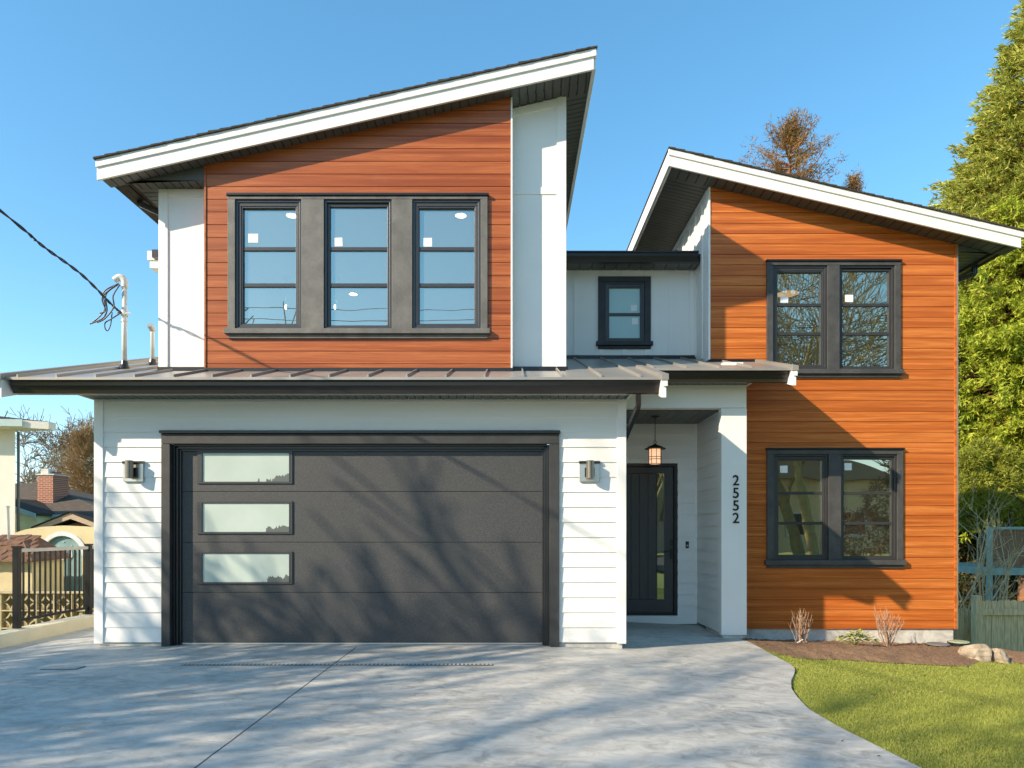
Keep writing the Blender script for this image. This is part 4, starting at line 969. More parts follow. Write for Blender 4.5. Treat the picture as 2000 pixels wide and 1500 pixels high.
for off, pts in enumerate(([(232, 554), (203, 570), (205, 600), (196, 617), (176, 633)], [(230, 556), (207, 575), (209, 606), (200, 622), (178, 632)], [(234, 556), (221, 578), (222, 600), (205, 622), (190, 630)], [(228, 556), (200, 580), (206, 606), (195, 612)])):
    lp.tube(crv([P_(u, v, YK - 0.05 - 0.012 * off) for u, v in pts]), 0.009, 6)
lp.tube(crv([P_(236, 611), (PX(219, 8.93), 8.93, PZ(622, 8.93)), P_(206, 630), P_(205, 640), P_(210, 646), P_(216, 634), P_(219, 610)]), 0.008, 6)
lp.build('cable_loop', M['cable'], t, smooth=True)
# overhead service drop: two twisted strands
A = Vector(P_(236, 611)); B = Vector((PX(0, 7.6), 7.6, PZ(411, 7.6))); far = Vector((-9.6, -5.5, 9.4))
cpts = crv([A, Vector(P_(219, 596)), Vector((PX(160, 8.55), 8.55, PZ(537, 8.55))), Vector((PX(80, 8.05), 8.05, PZ(478, 8.05))), B, Vector((-6.3, 5.0, 5.75)), Vector((-7.8, 0.5, 7.1)), far], 24)
t = thing('overhead_wire', tuple(A), 'twisted black overhead power wire running from the mast to the upper left', 'wire')
for ph in (0, math.pi):
    q = []
    for i, p in enumerate(cpts):
        a = i * 0.5 + ph; q.append(p + Vector((0, math.cos(a), math.sin(a))) * 0.012)
    MB().tube(q, 0.0095, 6).build('strand', M['cable'], t, smooth=True)
YV = 9.75; vx, vz = PX(298, YV), roofz(YV)
t = thing('vent_pipe', (vx, YV, vz), 'short white vent pipe with angled open top beside the upper storey', 'vent pipe')
MB().tube([(vx, YV, vz - 0.02), (vx, YV, PZ(645, YV)), (vx - 0.004, YV - 0.02, PZ(638, YV))], 0.028, 14).build('pipe', M['pvc'], t, smooth=True)
MB().tube([(vx, YV + 0.01, PZ(645, YV)), (vx - 0.008, YV - 0.06, PZ(637, YV))], 0.044, 14).build('hood', M['galv'], t); MB().lathe([(0.09, -0.04), (0.05, 0.03), (0.04, 0.08)], (vx, YV, vz), 12).build('boot', M['black'], t)

# ================================================================== PLANTING
def scan(n): return RNG.normal(0, 1, (n, 3))
def unit(v): return v / np.maximum(np.linalg.norm(v, axis=1, keepdims=True), 1e-9)
def leaves(P, D, length, width, jitter=0.6):     # triangles: one leaf per row
    n = len(P); d = unit(D + RNG.normal(0, jitter, (n, 3))); s = unit(np.cross(d, RNG.normal(0, 1, (n, 3))))
    L = length * RNG.uniform(0.6, 1.35, n)[:, None]; W = width * RNG.uniform(0.6, 1.3, n)[:, None]
    return np.stack([P - s * W * 0.5, P + s * W * 0.5, P + d * L], 1).reshape(-1, 3)

def bare_tree(name, loc, height, r0, seed, label, cat='tree', group=None, levels=5, lean=(0, 0), mat='bark', fork=0.22, kids=(4, 5), spread=(28, 58), thin=0.006, trunk_path=None, up=0.25, ratio=(0.55, 0.75), taper=(0.5, 0.72)):
    rs = random.Random(seed); t = thing(name, loc, label, cat, group); tr, cr = MB(), MB()
    def grow(p, d, L, r, lev):
        n = 4 if lev < 3 else 3; path = [p.copy()]; dirs = [d.copy()]; q = p.copy(); dd = d.copy()
        for i in range(n):
            dd = (dd + Vector((rs.gauss(0, .16), rs.gauss(0, .16), rs.gauss(0, .10) + up * 0.18))).normalized(); q = q + dd * (L / n); path.append(q.copy()); dirs.append(dd.copy())
        rad = [max(thin, r * (1 - 0.55 * i / n)) for i in range(n + 1)]
        (tr if lev == 0 else cr).tube(path, rad, 8 if lev == 0 else (5 if lev < 3 else 3), cap=False)
        if lev >= levels: return
        k = rs.randint(*kids) + (1 if lev == 0 else 0)
        for j in range(k):
            f = rs.uniform(0.45 if lev == 0 else 0.25, 1.0) if j else 1.0
            i = min(n, int(f * n + 0.5)); ang = R(rs.uniform(*spread)) * (0.5 if j == 0 else 1)
            ax = dirs[i].orthogonal().normalized(); ax.rotate(Matrix.Rotation(rs.uniform(0, 6.283), 3, dirs[i]))
            nd = dirs[i].copy(); nd.rotate(Matrix.Rotation(ang, 3, ax))
            if nd.z < -0.15: nd.z *= -0.3; nd.normalize()
            grow(path[i], nd, L * rs.uniform(*ratio) * (1.15 if lev == 0 else 1), rad[i] * rs.uniform(*taper), lev + 1)
    L0 = height * 0.34
    if trunk_path:
        P = [Vector(p) for p in trunk_path]; tr.tube(crv(P, 4), [r0 * (1 - 0.35 * i / ((len(P) - 1) * 4)) for i in range((len(P) - 1) * 4 + 1)], 10, cap=False)
        base, d = P[-1], (P[-1] - P[-2]).normalized()
        for k_ in range(3):
            nd = (d + Vector((rs.gauss(0, .45), rs.gauss(0, .45), 0.2))).normalized(); grow(base, nd, L0, r0 * 0.6, 1)
    else: grow(Vector(loc), Vector((lean[0], lean[1], 1)).normalized(), L0, r0, 0)
    tr.build('trunk', M[mat], t, smooth=True); cr.build('crown', M[mat], t, smooth=True)
    return t

# street trees that throw the dappled shade (behind and left of the camera)
g_ = 'bare street trees behind the viewpoint'
bare_tree('bare_tree', (-16.0, -0.7, 0), 11.4, 0.27, 31, 'smaller bare street tree standing closest to the fence', group=g_, levels=4, thin=0.022, kids=(5, 6), taper=(0.58, 0.78), spread=(25, 52))
bare_tree('bare_tree', (-11.4, -1.2, 0), 8.4, 0.22, 37, 'lowest bare street tree, right end of the row', group=g_, levels=4, thin=0.022, kids=(5, 6), taper=(0.58, 0.78), spread=(25, 52))
bare_tree('bare_tree', (-19.5, -3.8, 0), 14.6, 0.38, 11, 'tall bare street tree at the left end of the row', group=g_, levels=4, thin=0.022, kids=(4, 5), taper=(0.6, 0.8), spread=(22, 46))
bare_tree('bare_tree', (-15.0, -4.2, 0), 14.4, 0.36, 23, 'bare street tree in the middle of the row', group=g_, levels=4, thin=0.022, kids=(4, 5), taper=(0.6, 0.8), spread=(22, 46))
# trees reflected in the right-hand windows
bare_tree('bare_tree', (13.6, -9.5, 0), 15, 0.25, 5, 'leaning bare tree across from the lower double window', group=g_, levels=5, mat='moss', thin=0.014, kids=(5, 6), trunk_path=[(13.6, -9.5, -0.1), (13.3, -9.5, 1.5), (12.9, -9.4, 3.2), (12.6, -9.3, 4.6)])
bare_tree('bare_tree', (20.0, -13.5, 0), 18, 0.36, 8, 'tall bare tree at the right end across the road', group=g_, levels=5, mat='moss', thin=0.014, kids=(5, 6))
bare_tree('bare_tree', (15.2, -15.0, 0), 17, 0.34, 17, 'tall bare tree before the house across the road', group=g_, levels=5, mat='moss', thin=0.014, kids=(5, 6))

def conifer(name, loc, h, rfun, nb, leaf, lw, per, seed, mat, bark, label, droop=-0.25, zmin=0.5, tuft=0.5, jit=0.5, ztop=0.98, half=None):
    t = thing(name, loc, label, 'tree'); rg = random.Random(seed); L0 = Vector(loc)
    tr = MB(); tr.tube([L0 + Vector((rg.gauss(0, .04), rg.gauss(0, .04), h * k / 8)) for k in range(9)], [max(0.03, 0.02 * h * (1 - k / 8.3)) for k in range(9)], 8); tr.build('trunk', M[bark], t)
    Ps, Ds = [], []; br = MB()
    for i in range(nb):
        u = rg.random(); z = zmin + (h * ztop - zmin) * (1 - math.sqrt(1 - u * 0.985)); a = rg.uniform(0, 2 * math.pi)
        if half and math.cos(a - half) < -0.35: continue
        Rr = rfun(z) * rg.uniform(0.86, 1.02); d = Vector((math.cos(a), math.sin(a), droop + rg.gauss(0, 0.12)))
        p0 = L0 + Vector((0, 0, z - droop * Rr * 0.6)); n = max(6, int(per * (0.4 + 0.6 * Rr / 3)))
        p1 = p0 + d * Rr
        br.tube([p0, p0.lerp(p1, 0.55), p1], [0.03, 0.015, 0.006], 3, cap=False)
        nc = 5; fc = np.array([rg.uniform(0.5, 1.0) ** 0.6 for _ in range(nc)]); off = RNG.normal(0, tuft * 0.42, (nc, 3)) * np.array([1, 1, 0.6])
        k = RNG.integers(0, nc, n); f = fc[k][:, None]
        sd = Vector((math.cos(a), math.sin(a), droop * 1.6)).normalized()
        ax_ = RNG.uniform(-1, 1, n)[:, None] * np.array(sd) * tuft * 0.55
        c = np.array(p0) * (1 - f) + np.array(p1) * f + off[k] + ax_ + RNG.normal(0, tuft * 0.13, (n, 3))
        Ps.append(c); Ds.append(np.tile(np.array(sd), (n, 1)) * 1.1)
    br.build('branch', M[bark], t)
    P = np.concatenate(Ps); D = np.concatenate(Ds)
    # each leaf point becomes a small spray of three blades
    P3 = np.repeat(P, 3, 0); D3 = np.repeat(unit(D + RNG.normal(0, 0.35, D.shape)), 3, 0)
    np_mesh('crown', leaves(P3, D3, leaf, lw, jit), 3, M[mat], t)
    return t
YC1 = 24.0
conifer('conifer_tree', (PX(2060, YC1), YC1, -1.6), PZ(-190, YC1) + 1.6, lambda z: min(4.2, max(0.25, 0.375 * (PZ(-213, YC1) + 1.6 - z) - 0.55)), 3300, 0.20, 0.064, 46, 4, 'fol1', 'barkr', 'tall olive green conical conifer rising at the right edge', droop=0.12, zmin=5.0, tuft=0.36, jit=0.40)
YC2 = 22.0
conifer('cedar_tree', (PX(2010, YC2), YC2, -1.6), PZ(300, YC2) + 1.6, lambda z: min(3.5, 0.62 * (PZ(290, YC2) + 1.7 - z)), 1200, 0.17, 0.058, 84, 9, 'fol2', 'barkr', 'bright yellow green drooping cedar close behind the right corner of the house', droop=-0.30, zmin=3.6, tuft=0.55, jit=0.5)
def blob_bush(name, label, cat, centers, n, leaf, lw, mat, loc, jit=0.9, group=None):
    t = thing(name, loc, label, cat, group); Ps, Ds = [], []
    for (c, r, k) in centers:
        m = int(n * k); d = unit(RNG.normal(0, 1, (m, 3))); rr = r * RNG.uniform(0.6, 1.0, m)[:, None] ** 0.5 * (1 + 0.15 * np.sin(d[:, :1] * 9) * np.cos(d[:, 2:] * 7))
        Ps.append(np.array(c) + d * rr * np.array([1, 1, 0.8])); Ds.append(d)
    np_mesh('foliage', leaves(np.concatenate(Ps), np.concatenate(Ds), leaf, lw, jit), 3, M[mat], t)
    st_ = MB()
    for (c, r, k) in centers[:6]: st_.tube([loc, Vector(loc).lerp(Vector(c), 0.6) + Vector((0.1, 0, 0)), c], [0.05, 0.03, 0.01], 5)
    st_.build('stem', M['bark'], t); return t
YS = 18.2
cs = [((PX(u, YS), YS + rg, PZ(v, YS)), r, 1) for u, v, r, rg in ((1895, 900, .35, 0), (1935, 880, .4, .3), (1975, 900, .45, .2), (1905, 945, .42, 0), (1950, 940, .5, .1), (1995, 945, .5, .2), (1890, 985, .38, 0), (1930, 985, .45, -.2), (1972, 985, .42, 0), (2020, 960, .5, .3), (1898, 1015, .3, .1))]
blob_bush('golden_shrub', 'rounded golden green pine shrub under the cedar behind the fence', 'shrub', cs, 2600, 0.10, 0.03, 'fol3', (PX(1950, YS), YS + .3, -1.6), 0.7)
YH = 23.5
cs = [((PX(u, YH), YH + RNG.uniform(-.4, .4), PZ(v, YH)), 0.85, 1) for u in range(1855, 2080, 32) for v in (1020, 1070, 1120, 1180)]
blob_bush('hedge', 'dark shaded hedge with rusty leaves behind the bare shrubs', 'hedge', cs, 900, 0.16, 0.07, 'fold', (PX(1960, YH), YH, -1.6))
# rust conifers behind the right roof
def sparse(name, u, vt, Y, depth, rmax, nb, seed, label):
    x, zt = PX(u, Y), PZ(vt, Y); loc = (x, Y, -1.0); t = thing(name, loc, label, 'tree', 'rusty conifers behind the right roof'); rg = random.Random(seed)
    tr = MB(); tr.tube([(x, Y, -1.0), (x + .05, Y, zt * 0.5), (x, Y, zt - 0.3)], [0.4, 0.25, 0.03], 8); tr.build('trunk', M['barkr'], t)
    br = MB(); Ps, Ds = [], []
    for i in range(nb):
        f = rg.random(); z = zt - 0.25 - depth * f; a = rg.uniform(0, 6.283); Rr = min(rmax, 0.5 + 0.75 * (zt - z)) * rg.uniform(0.45, 1.1)
        p = Vector((x, Y, z)); path = [p]; d = Vector((math.cos(a), math.sin(a), 0.05))
        for k in range(4):
            d = (d + Vector((rg.gauss(0, .12), rg.gauss(0, .12), 0.22))).normalized(); p = p + d * (Rr / 4); path.append(p)
            for _ in range(3):
                n = 9; c = np.array(p) + RNG.normal(0, 0.11 + 0.02 * k, (n, 3)); Ps.append(c); Ds.append(np.tile(np.array(d) + np.array([0, 0, -0.2]), (n, 1)))
        br.tube(path, [0.05, 0.04, 0.03, 0.02, 0.01], 4, cap=False)
    br.build('branch', M['barkr'], t); np_mesh('crown', leaves(np.concatenate(Ps), np.concatenate(Ds), 0.26, 0.045, 0.9), 3, M['folb'], t)
sparse('rusty_conifer', 1543, 233, 40, 7.5, 3.1, 150, 2, 'larger rust brown conifer top showing above the right roof')
sparse('rusty_conifer', 1666, 338, 42, 4, 0.42, 30, 6, 'small rust brown treetop just above the right roof edge')
# left background trees
bare_tree('bare_tree', (PX(72, 38), 38, 0), 9.6, 0.22, 41, 'bare grey oak behind the brick chimney', levels=5, mat='bark2', spread=(30, 65), thin=0.017, kids=(4, 5), group='bare trees behind the chimney')
bare_tree('bare_tree', (PX(118, 44), 44, 0), 9.4, 0.20, 43, 'bare grey tree half hidden behind the tan twiggy tree', levels=5, mat='bark2', thin=0.018, group='bare trees behind the chimney')
def twiggy(u, vt, Y, w_, seed, label):
    x, zt = PX(u, Y), PZ(vt, Y); t = thing('twiggy_tree', (x, Y, 0), label, 'tree'); rg = random.Random(seed)
    tr = MB(); tr.tube([(x, Y, 0), (x, Y, zt * 0.5), (x, Y, zt)], [0.22, 0.14, 0.02], 7); tr.build('trunk', M['graytwig'], t)
    br = MB(); Ps, Ds = [], []
    for i in range(520):
        z = zt * (0.15 + 0.83 * rg.random()); a = rg.uniform(0, 6.283); Rr = w_ * min(1, 1.5 * (1.03 - z / zt) ** 0.7) * rg.uniform(0.6, 1.05)
        p0 = Vector((x, Y, z - 0.4)); p1 = p0 + Vector((math.cos(a) * Rr, math.sin(a) * Rr, 0.5 + rg.gauss(0, .3)))
        br.tube([p0, p0.lerp(p1, .5) + Vector((0, 0, .08)), p1], [0.03, 0.02, 0.008], 3, cap=False)
        n = 34; f = RNG.uniform(0.3, 1.05, n)[:, None]; Ps.append(np.array(p0) * (1 - f) + np.array(p1) * f + RNG.normal(0, .16, (n, 3))); Ds.append(np.tile(np.array((p1 - p0).normalized()) + np.array([0, 0, .4]), (n, 1)))
    br.build('branch', M['graytwig'], t); np_mesh('crown', leaves(np.concatenate(Ps), np.concatenate(Ds), 0.24, 0.022, 0.7), 3, M['folt'], t)
twiggy(166, 832, 36, 1.75, 5, 'dense tan twiggy tree right of the brick chimney')

# shrubs and plants in the soil bed
def twig_shrub(u, v, hpx, label, seed):
    x, y = GP(u, v + 8); y = min(y, 10.05); x = PX(u, y); z = zsoil(x, y) - 0.02; t = thing('twig_shrub', (x, y, z), label, 'shrub', 'bare twig shrubs in the soil bed'); rg = random.Random(seed); m = MB(); hh = hpx * y / F
    for i in range(25):
        a = rg.uniform(0, 6.283); tilt = rg.uniform(0.05, 0.8); d = Vector((math.cos(a) * tilt, math.sin(a) * tilt * 0.7, 1)).normalized(); L = hh * rg.uniform(0.6, 1.02); p = Vector((x + rg.gauss(0, .025), y + rg.gauss(0, .025), z)); path = [p]
        for k in range(5):
            d = (d + Vector((rg.gauss(0, .12), rg.gauss(0, .12), .12))).normalized(); p = p + d * L / 5; path.append(p)
            if k in (1, 2, 3) and rg.random() < .8:
                q = p; e = (d + Vector((rg.gauss(0, .5), rg.gauss(0, .4), .2))).normalized(); m.tube([q, q + e * L * .14, q + (e + Vector((0, 0, .3))).normalized() * L * .28], [.0042, .0035, .002], 4)
        m.tube(path, [.0068, .0058, .0048, .0038, .003, .002], 5)
    m.build('stem', M['twig'], t)
twig_shrub(1567, 1246, 70, 'bare twig shrub in the soil bed nearer the porch pillar', 3); twig_shrub(1733, 1250, 78, 'taller bare twig shrub in the soil bed right of the leafy plant', 12)
px_, py_ = PX(1668, 9.55), 9.55; pz_ = zsoil(px_, py_)
t = thing('leafy_plant', (px_, py_, pz_), 'low pale green leafy plant between the two twig shrubs', 'plant')
LV = []
for i in range(190):
    a = RNG.uniform(0, 6.283); rr = RNG.uniform(0, 1) ** .6; c = np.array([px_ + 0.25 * rr * math.cos(a) + (0.06 if i % 3 == 0 else 0), py_ + 0.17 * rr * math.sin(a) - (0.10 if i % 3 == 0 else 0), pz_ + 0.02 + 0.15 * (1 - rr) + RNG.uniform(0, .05)])
    b = RNG.uniform(0, 6.283); d = np.array([math.cos(b), math.sin(b), RNG.uniform(0.0, .8)]); d /= np.linalg.norm(d); s = np.cross(d, [0, 0, 1]); s /= np.linalg.norm(s); L = RNG.uniform(.05, .10)
    LV += [c, c + d * L * .5 + s * L * .32, c + d * L, c + d * L * .5 - s * L * .32]
np_mesh('leaf_clump', np.array(LV), 4, M['folg'], t)
m = MB()
for i in range(12): a = i * .52; m.tube([(px_, py_, pz_ - .01), (px_ + .1 * math.cos(a), py_ + .07 * math.sin(a), pz_ + .09)], .004, 4)
m.build('stem', M['fol2'], t)
tx, ty = PX(1562, 9.3), 9.3; tz = zsoil(tx, ty)
MB().slab([(tx - .05, ty - .02, tz + .012), (tx - .045, ty - .045, tz + .012), (tx + .05, ty + .0, tz + .05), (tx + .045, ty + .025, tz + .05)], (0.2, -.4, 1), .003).build('plant_tag', M['paper'], None, (tx, ty, tz)); tag(COL.objects['plant_tag'], 'white plant tag lying on the soil by the twig shrub', 'plant tag')
def lid(u, y, rx, ry, mat, label):
    x = PX(u, y); z = max(zsoil(min(x, 6.3), y), -0.26) + .02; t = thing('valve_box', (x, y, z), label, 'valve box')
    MB().lathe([(rx, -.08), (rx * .98, .022), (rx * .9, .028), (0.0, .03)], (x, y, z), 24).build('lid', M[mat], t); MB().lathe([(rx * 1.06, -.1), (rx * 1.06, .012), (rx, .012)], (x, y, z), 24).build('rim', M['black'], t)
M['lid1'] = simple('grey_plastic_lid', (.16, .17, .16), .5); M['lid2'] = simple('green_plastic_lid', (.33, .38, .24), .5)
lid(1832, 9.75, .15, .12, 'lid1', 'grey round valve box lid set in the soil before the foundation'); lid(1873, 9.95, .14, .12, 'lid2', 'pale green round valve box lid at the house corner')
def rock(u, v, y, sx, sy, sz, seed, label):
    import bmesh
    x = PX(u, y); z = PZ(v, y); bm = bmesh.new(); bmesh.ops.create_icosphere(bm, subdivisions=4, radius=1); rg = random.Random(seed)
    pl = [(Vector((rg.gauss(0, 1), rg.gauss(0, 1), rg.gauss(0, .8) + .15)).normalized(), rg.uniform(.55, .86)) for _ in range(13)]
    for vv in bm.verts:
        for n, dd in pl:
            e = vv.co.dot(n) - dd
            if e > 0: vv.co -= n * e * .92
        k = vv.co * 5; vv.co += vv.normal * .02 * (math.sin(k.x * 2.1 + seed) + math.sin(k.y * 2.7) + math.sin(k.z * 3.3)); vv.co.x *= sx; vv.co.y *= sy; vv.co.z *= sz
    me = bpy.data.meshes.new('rock'); bm.to_mesh(me); bm.free(); o = link_mesh('rock', me, M['rock'], None, (x, y, z)); tag(o, label, 'rock', 'boulders at the lawn corner')
rock(1906, 1279, 8.85, .19, .2, .165, 3, 'larger tan angular boulder at the end of the soil bed'); rock(1953, 1287, 8.8, .125, .15, .15, 14, 'smaller tan boulder right of the larger one by the fence')

# ================================================================== RIGHT SIDE: fence, deck, shrubs
YF = 15.0
t = thing('wood_fence', (PX(1960, YF), YF, -1.7), 'weathered grey green picket fence behind the house corner', 'fence')
pk = MB(); x = PX(1912, YF)
while x < PX(2150, YF):
    wd = .135; zt = PZ(1173, YF) + random.uniform(-.015, .015); y = YF + random.uniform(-.006, .006); pk.prism([(x, -1.75), (x + wd, -1.75), (x + wd, zt - .03), (x + wd - .03, zt), (x + .03, zt), (x, zt - .03)], 'y', y, y + .02); x += wd + .007
fix_normals(pk.build('picket_panel', M['oldwood'], t))
pk = MB(); x = PX(1850, YF + .5)
while x < PX(1898, YF + .5):
    wd = .13; zt = PZ(1189, YF + .5) + random.uniform(-.02, .02); pk.prism([(x, -1.75), (x + wd, -1.75), (x + wd, zt - .03), (x + wd - .03, zt), (x + .03, zt), (x, zt - .03)], 'y', YF + .5, YF + .52); x += wd + .006
fix_normals(pk.build('picket_panel', M['oldwood'], t))
MB().box(PX(1900, YF), PX(1912, YF), YF - .1, YF + .06, -1.75, PZ(1163, YF)).build('post', M['oldwood'], t, bevel=.006)
MB().box(PX(1911, YF), PX(2150, YF), YF - .05, YF - .003, PZ(1201, YF), PZ(1189, YF)).build('rail', M['oldwood'], t, bevel=.004)
MB().box(PX(1911, YF), PX(2150, YF), YF - .05, YF - .003, PZ(1283, YF), PZ(1271, YF)).build('rail', M['oldwood'], t, bevel=.004); MB().box(PX(1850, YF + .5), PX(1899, YF), YF + .45, YF + .497, PZ(1208, YF + .5), PZ(1198, YF + .5)).build('rail', M['oldwood'], t, bevel=.004)
YK2 = 17.6
t = thing('deck', (PX(1990, YK2), YK2, -1.7), 'teal framed deck with dark brown slatted railing beyond the fence', 'deck'); x0, x1 = PX(1931, YK2), PX(2200, YK2)
MB().box(x0, x1, YK2 - .06, YK2 + 3, PZ(1123, YK2), PZ(1109, YK2)).build('deck_beam', M['teal'], t)
MB().box(x0 - .03, x0 + .07, YK2 - .05, YK2 + .05, -1.7, PZ(1030, YK2)).build('corner_post', M['teal'], t); MB().box(x0 + .071, x1, YK2 - .045, YK2 + .045, PZ(1034, YK2), PZ(1029, YK2)).build('top_rail', M['teal'], t)
m = MB(); x = x0 + .075
while x < x1: m.box(x, x + .085, YK2 - .01, YK2 + .015, PZ(1106, YK2), PZ(1035, YK2)); x += .092
m.build('slat_panel', M['brownwood'], t); MB().box(x0 + .075, x1, YK2 + .016, YK2 + .03, PZ(1106, YK2), PZ(1035, YK2)).build('backing_board', M['brownwood'], t)
t = thing('metal_trellis', (PX(1974, YK2), YK2 + .1, PZ(1030, YK2)), 'thin black metal arm standing above the teal deck', 'bracket')
MB().tube([P_(1972, 1030, YK2 + .1), P_(1976, 963, YK2 + .1)], .03, 6).build('post', M['black'], t)
m = MB(); m.tube([P_(1976, 964, YK2 + .1), P_(2010, 958, YK2 + .1)], .015, 6); m.tube([P_(1975, 1000, YK2 + .1), P_(2010, 985, YK2 + .1)], .014, 6); m.tube([P_(1976, 964, YK2 + .1), P_(2010, 990, YK2 + .1)], .012, 6); m.build('arm', M['black'], t)
def wild(u, v, Y, targets, seed, label):
    loc = P_(u, v, Y); t = thing('bare_shrub', loc, label, 'shrub', 'leafless shrubs over the fence'); rg = random.Random(seed); m = MB()
    def br(p, d, L, r, lev):
        path = [p]; q = p; e = d
        for k in range(4): e = (e + Vector((rg.gauss(0, .13), rg.gauss(0, .1), .04 + rg.gauss(0, .08)))).normalized(); q = q + e * L / 4; path.append(q)
        m.tube(path, [r, r * .85, r * .7, r * .55, r * .4], 5 if lev == 0 else 3, cap=False)
        if lev < 2:
            for _ in range((5, 4, 3)[lev]):
                i = rg.randint(1, 4); nd = (e + Vector((rg.gauss(0, .6), rg.gauss(0, .4), rg.gauss(.1, .5)))).normalized(); br(path[i], nd, L * rg.uniform(.3, .55), r * .5, lev + 1)
    for (tu, tv) in targets:
        q = Vector(P_(tu, tv, Y + rg.uniform(-.3, .3))); p = Vector(loc) + Vector((rg.gauss(0, .08), rg.gauss(0, .08), 0)); br(p, (q - p).normalized(), (q - p).length, .022, 0)
    m.build('stem', M['graytwig'], t)
wild(1918, 1240, 15.6, [(1936, 1075), (2000, 1028), (1960, 1060), (1905, 1050)], 2, 'leafless shrub arching right over the fence toward the deck'); wild(1885, 1240, 15.3, [(1905, 1020), (1880, 1010), (1920, 985)], 4, 'leafless shrub close against the house corner'); wild(1950, 1240, 15.9, [(1985, 1080), (2010, 1060), (1940, 1080)], 6, 'leafless shrub in front of the teal deck')

# ================================================================== LEFT SIDE
t = thing('curb_wall', (-6.2, 8.5, 0), 'low cream painted concrete curb under the metal fence', 'curb')
MB().box(-6.32, -6.075, 2.0, 18, -.35, .163).build('curb', M['cream'], t, bevel=.01)
t = thing('metal_fence', (-6.2, 8.55, .163), 'black metal railing fence on the cream curb at the left', 'fence'); fz0, fz1 = .163, 1.17
for y in (8.55, 10.0, 11.45, 12.9):
    p = MB().box(-6.235, -6.165, y - .035, y + .035, fz0, fz1 + .01).build('post', M['iron'], t, bevel=.003); MB().box(-6.26, -6.14, y - .06, y + .06, fz0, fz0 + .012).build('base_plate', M['galv'], p); MB().box(-6.242, -6.158, y - .042, y + .042, fz1 + .011, fz1 + .035).build('post_cap', M['iron'], p)
rm = simple('satin_grey_rail', (.30, .29, .27), .35, .4)
for a, b in ((8.586, 9.964), (10.036, 11.414), (11.486, 12.864)):
    MB().box(-6.222, -6.178, a, b, fz1 - .045, fz1).build('top_rail', rm, t, bevel=.003); MB().box(-6.215, -6.185, a, b, fz0 + .09, fz0 + .125).build('bottom_rail', M['iron'], t, bevel=.003)
    for i in range(13):
        y = a + (b - a) * (i + .75) / 13.5; MB().box(-6.209, -6.191, y - .009, y + .009, fz0 + .126, fz1 - .046).build('baluster', M['iron'], t)
# breeze-block wall
YW = 11.6; bz1 = PZ(1156, YW)
t = thing('breeze_block_wall', (-9.5, YW, -.4), 'low patterned openwork concrete block wall behind the metal fence', 'wall'); m = MB(); bs = .30; ncol = 16; x0 = -12.0
M['block'] = simple('weathered_block', (.42, .35, .22), .9, var=.25, scale=8)
for r_ in range(3):
    for c_ in range(ncol):
        xa = x0 + c_ * bs; za = bz1 - .03 - (r_ + 1) * bs; xc, zc_ = xa + bs / 2, za + bs / 2
        if xc > -6.4: continue
        m.box(xa, xa + .022, YW, YW + .12, za, za + bs); m.box(xa + .022, xa + bs, YW + .002, YW + .12, za, za + .022)
        for sx in (-1, 1):
            for sz in (-1, 1):
                cx, cz2 = xc + sx * bs / 2, zc_ + sz * bs / 2
                pts = [(cx - sx * .145 * math.cos(q * math.pi / 12), YW + .05, cz2 - sz * .145 * math.sin(q * math.pi / 12)) for q in range(7)]
                m.tube(pts, .017, 4)
m.build('openwork_block', M['block'], t); MB().box(x0 - .02, -6.42, YW - .02, YW + .14, bz1 - .03, bz1).build('coping', M['block'], t, bevel=.006); MB().box(x0, -6.45, YW + .16, YW + .24, -.6, bz1 - .04).build('backing_wall', simple('dark_yellow_backing', (.33, .25, .10), .9), t)
# garden wall with arched teal gate
YQ = 14.0
t = thing('garden_wall', (PX(105, YQ), YQ, -.4), 'cream garden wall with curved top around an arched teal gate', 'wall')
gx, gr, gsp = PX(122, YQ), .40, PZ(1085, YQ); top_pts = [(28, 1041), (50, 1034), (80, 1029), (122, 1026.5), (160, 1028), (185, 1030), (230, 1036), (260, 1044)]
poly_l = [(PX(u, YQ), PZ(v, YQ)) for u, v in top_pts]
hole = [(gx + gr * math.cos(math.pi * q / 16), gsp + gr * math.sin(math.pi * q / 16)) for q in range(17)]
wl = MB(); xs_l, xs_r = poly_l[0][0], poly_l[-1][0]
ptop = lambda x: float(np.interp(x, [p[0] for p in poly_l], [p[1] for p in poly_l]))
wl.prism([(xs_l, -.5), (gx - gr, -.5), (gx - gr, ptop(gx - gr))] + [p for p in poly_l[::-1] if p[0] < gx - gr - .01], 'y', YQ, YQ + .15)
wl.prism([(gx + gr, -.5), (xs_r, -.5)] + [p for p in poly_l[::-1] if p[0] > gx + gr + .01] + [(gx + gr, ptop(gx + gr))], 'y', YQ, YQ + .15)
for q in range(16):
    (xa, za), (xb, zb3) = hole[q], hole[q + 1]; wl.prism([(xb, zb3), (xa, za), (xa, ptop(xa)), (xb, ptop(xb))], 'y', YQ, YQ + .15)
fix_normals(wl.build('wall', M['creamy'], t))
gate = MB().prism([(gx - gr + .01, .02), (gx + gr - .01, .02)] + [(gx + (gr - .01) * math.cos(math.pi * q / 16), gsp + (gr - .01) * math.sin(math.pi * q / 16)) for q in range(17)], 'y', YQ + .05, YQ + .10).build('gate', M['teal'], t); fix_normals(gate)
gm_ = MB()
for q in range(1, 5): xq = gx - gr + gr * 2 * q / 5; gm_.box(xq - .006, xq + .006, YQ + .04, YQ + .052, .04, gsp + .1)
gm_.build('plank_joint', simple('dark_teal', (.06, .13, .13), .7), gate)
ar = MB()
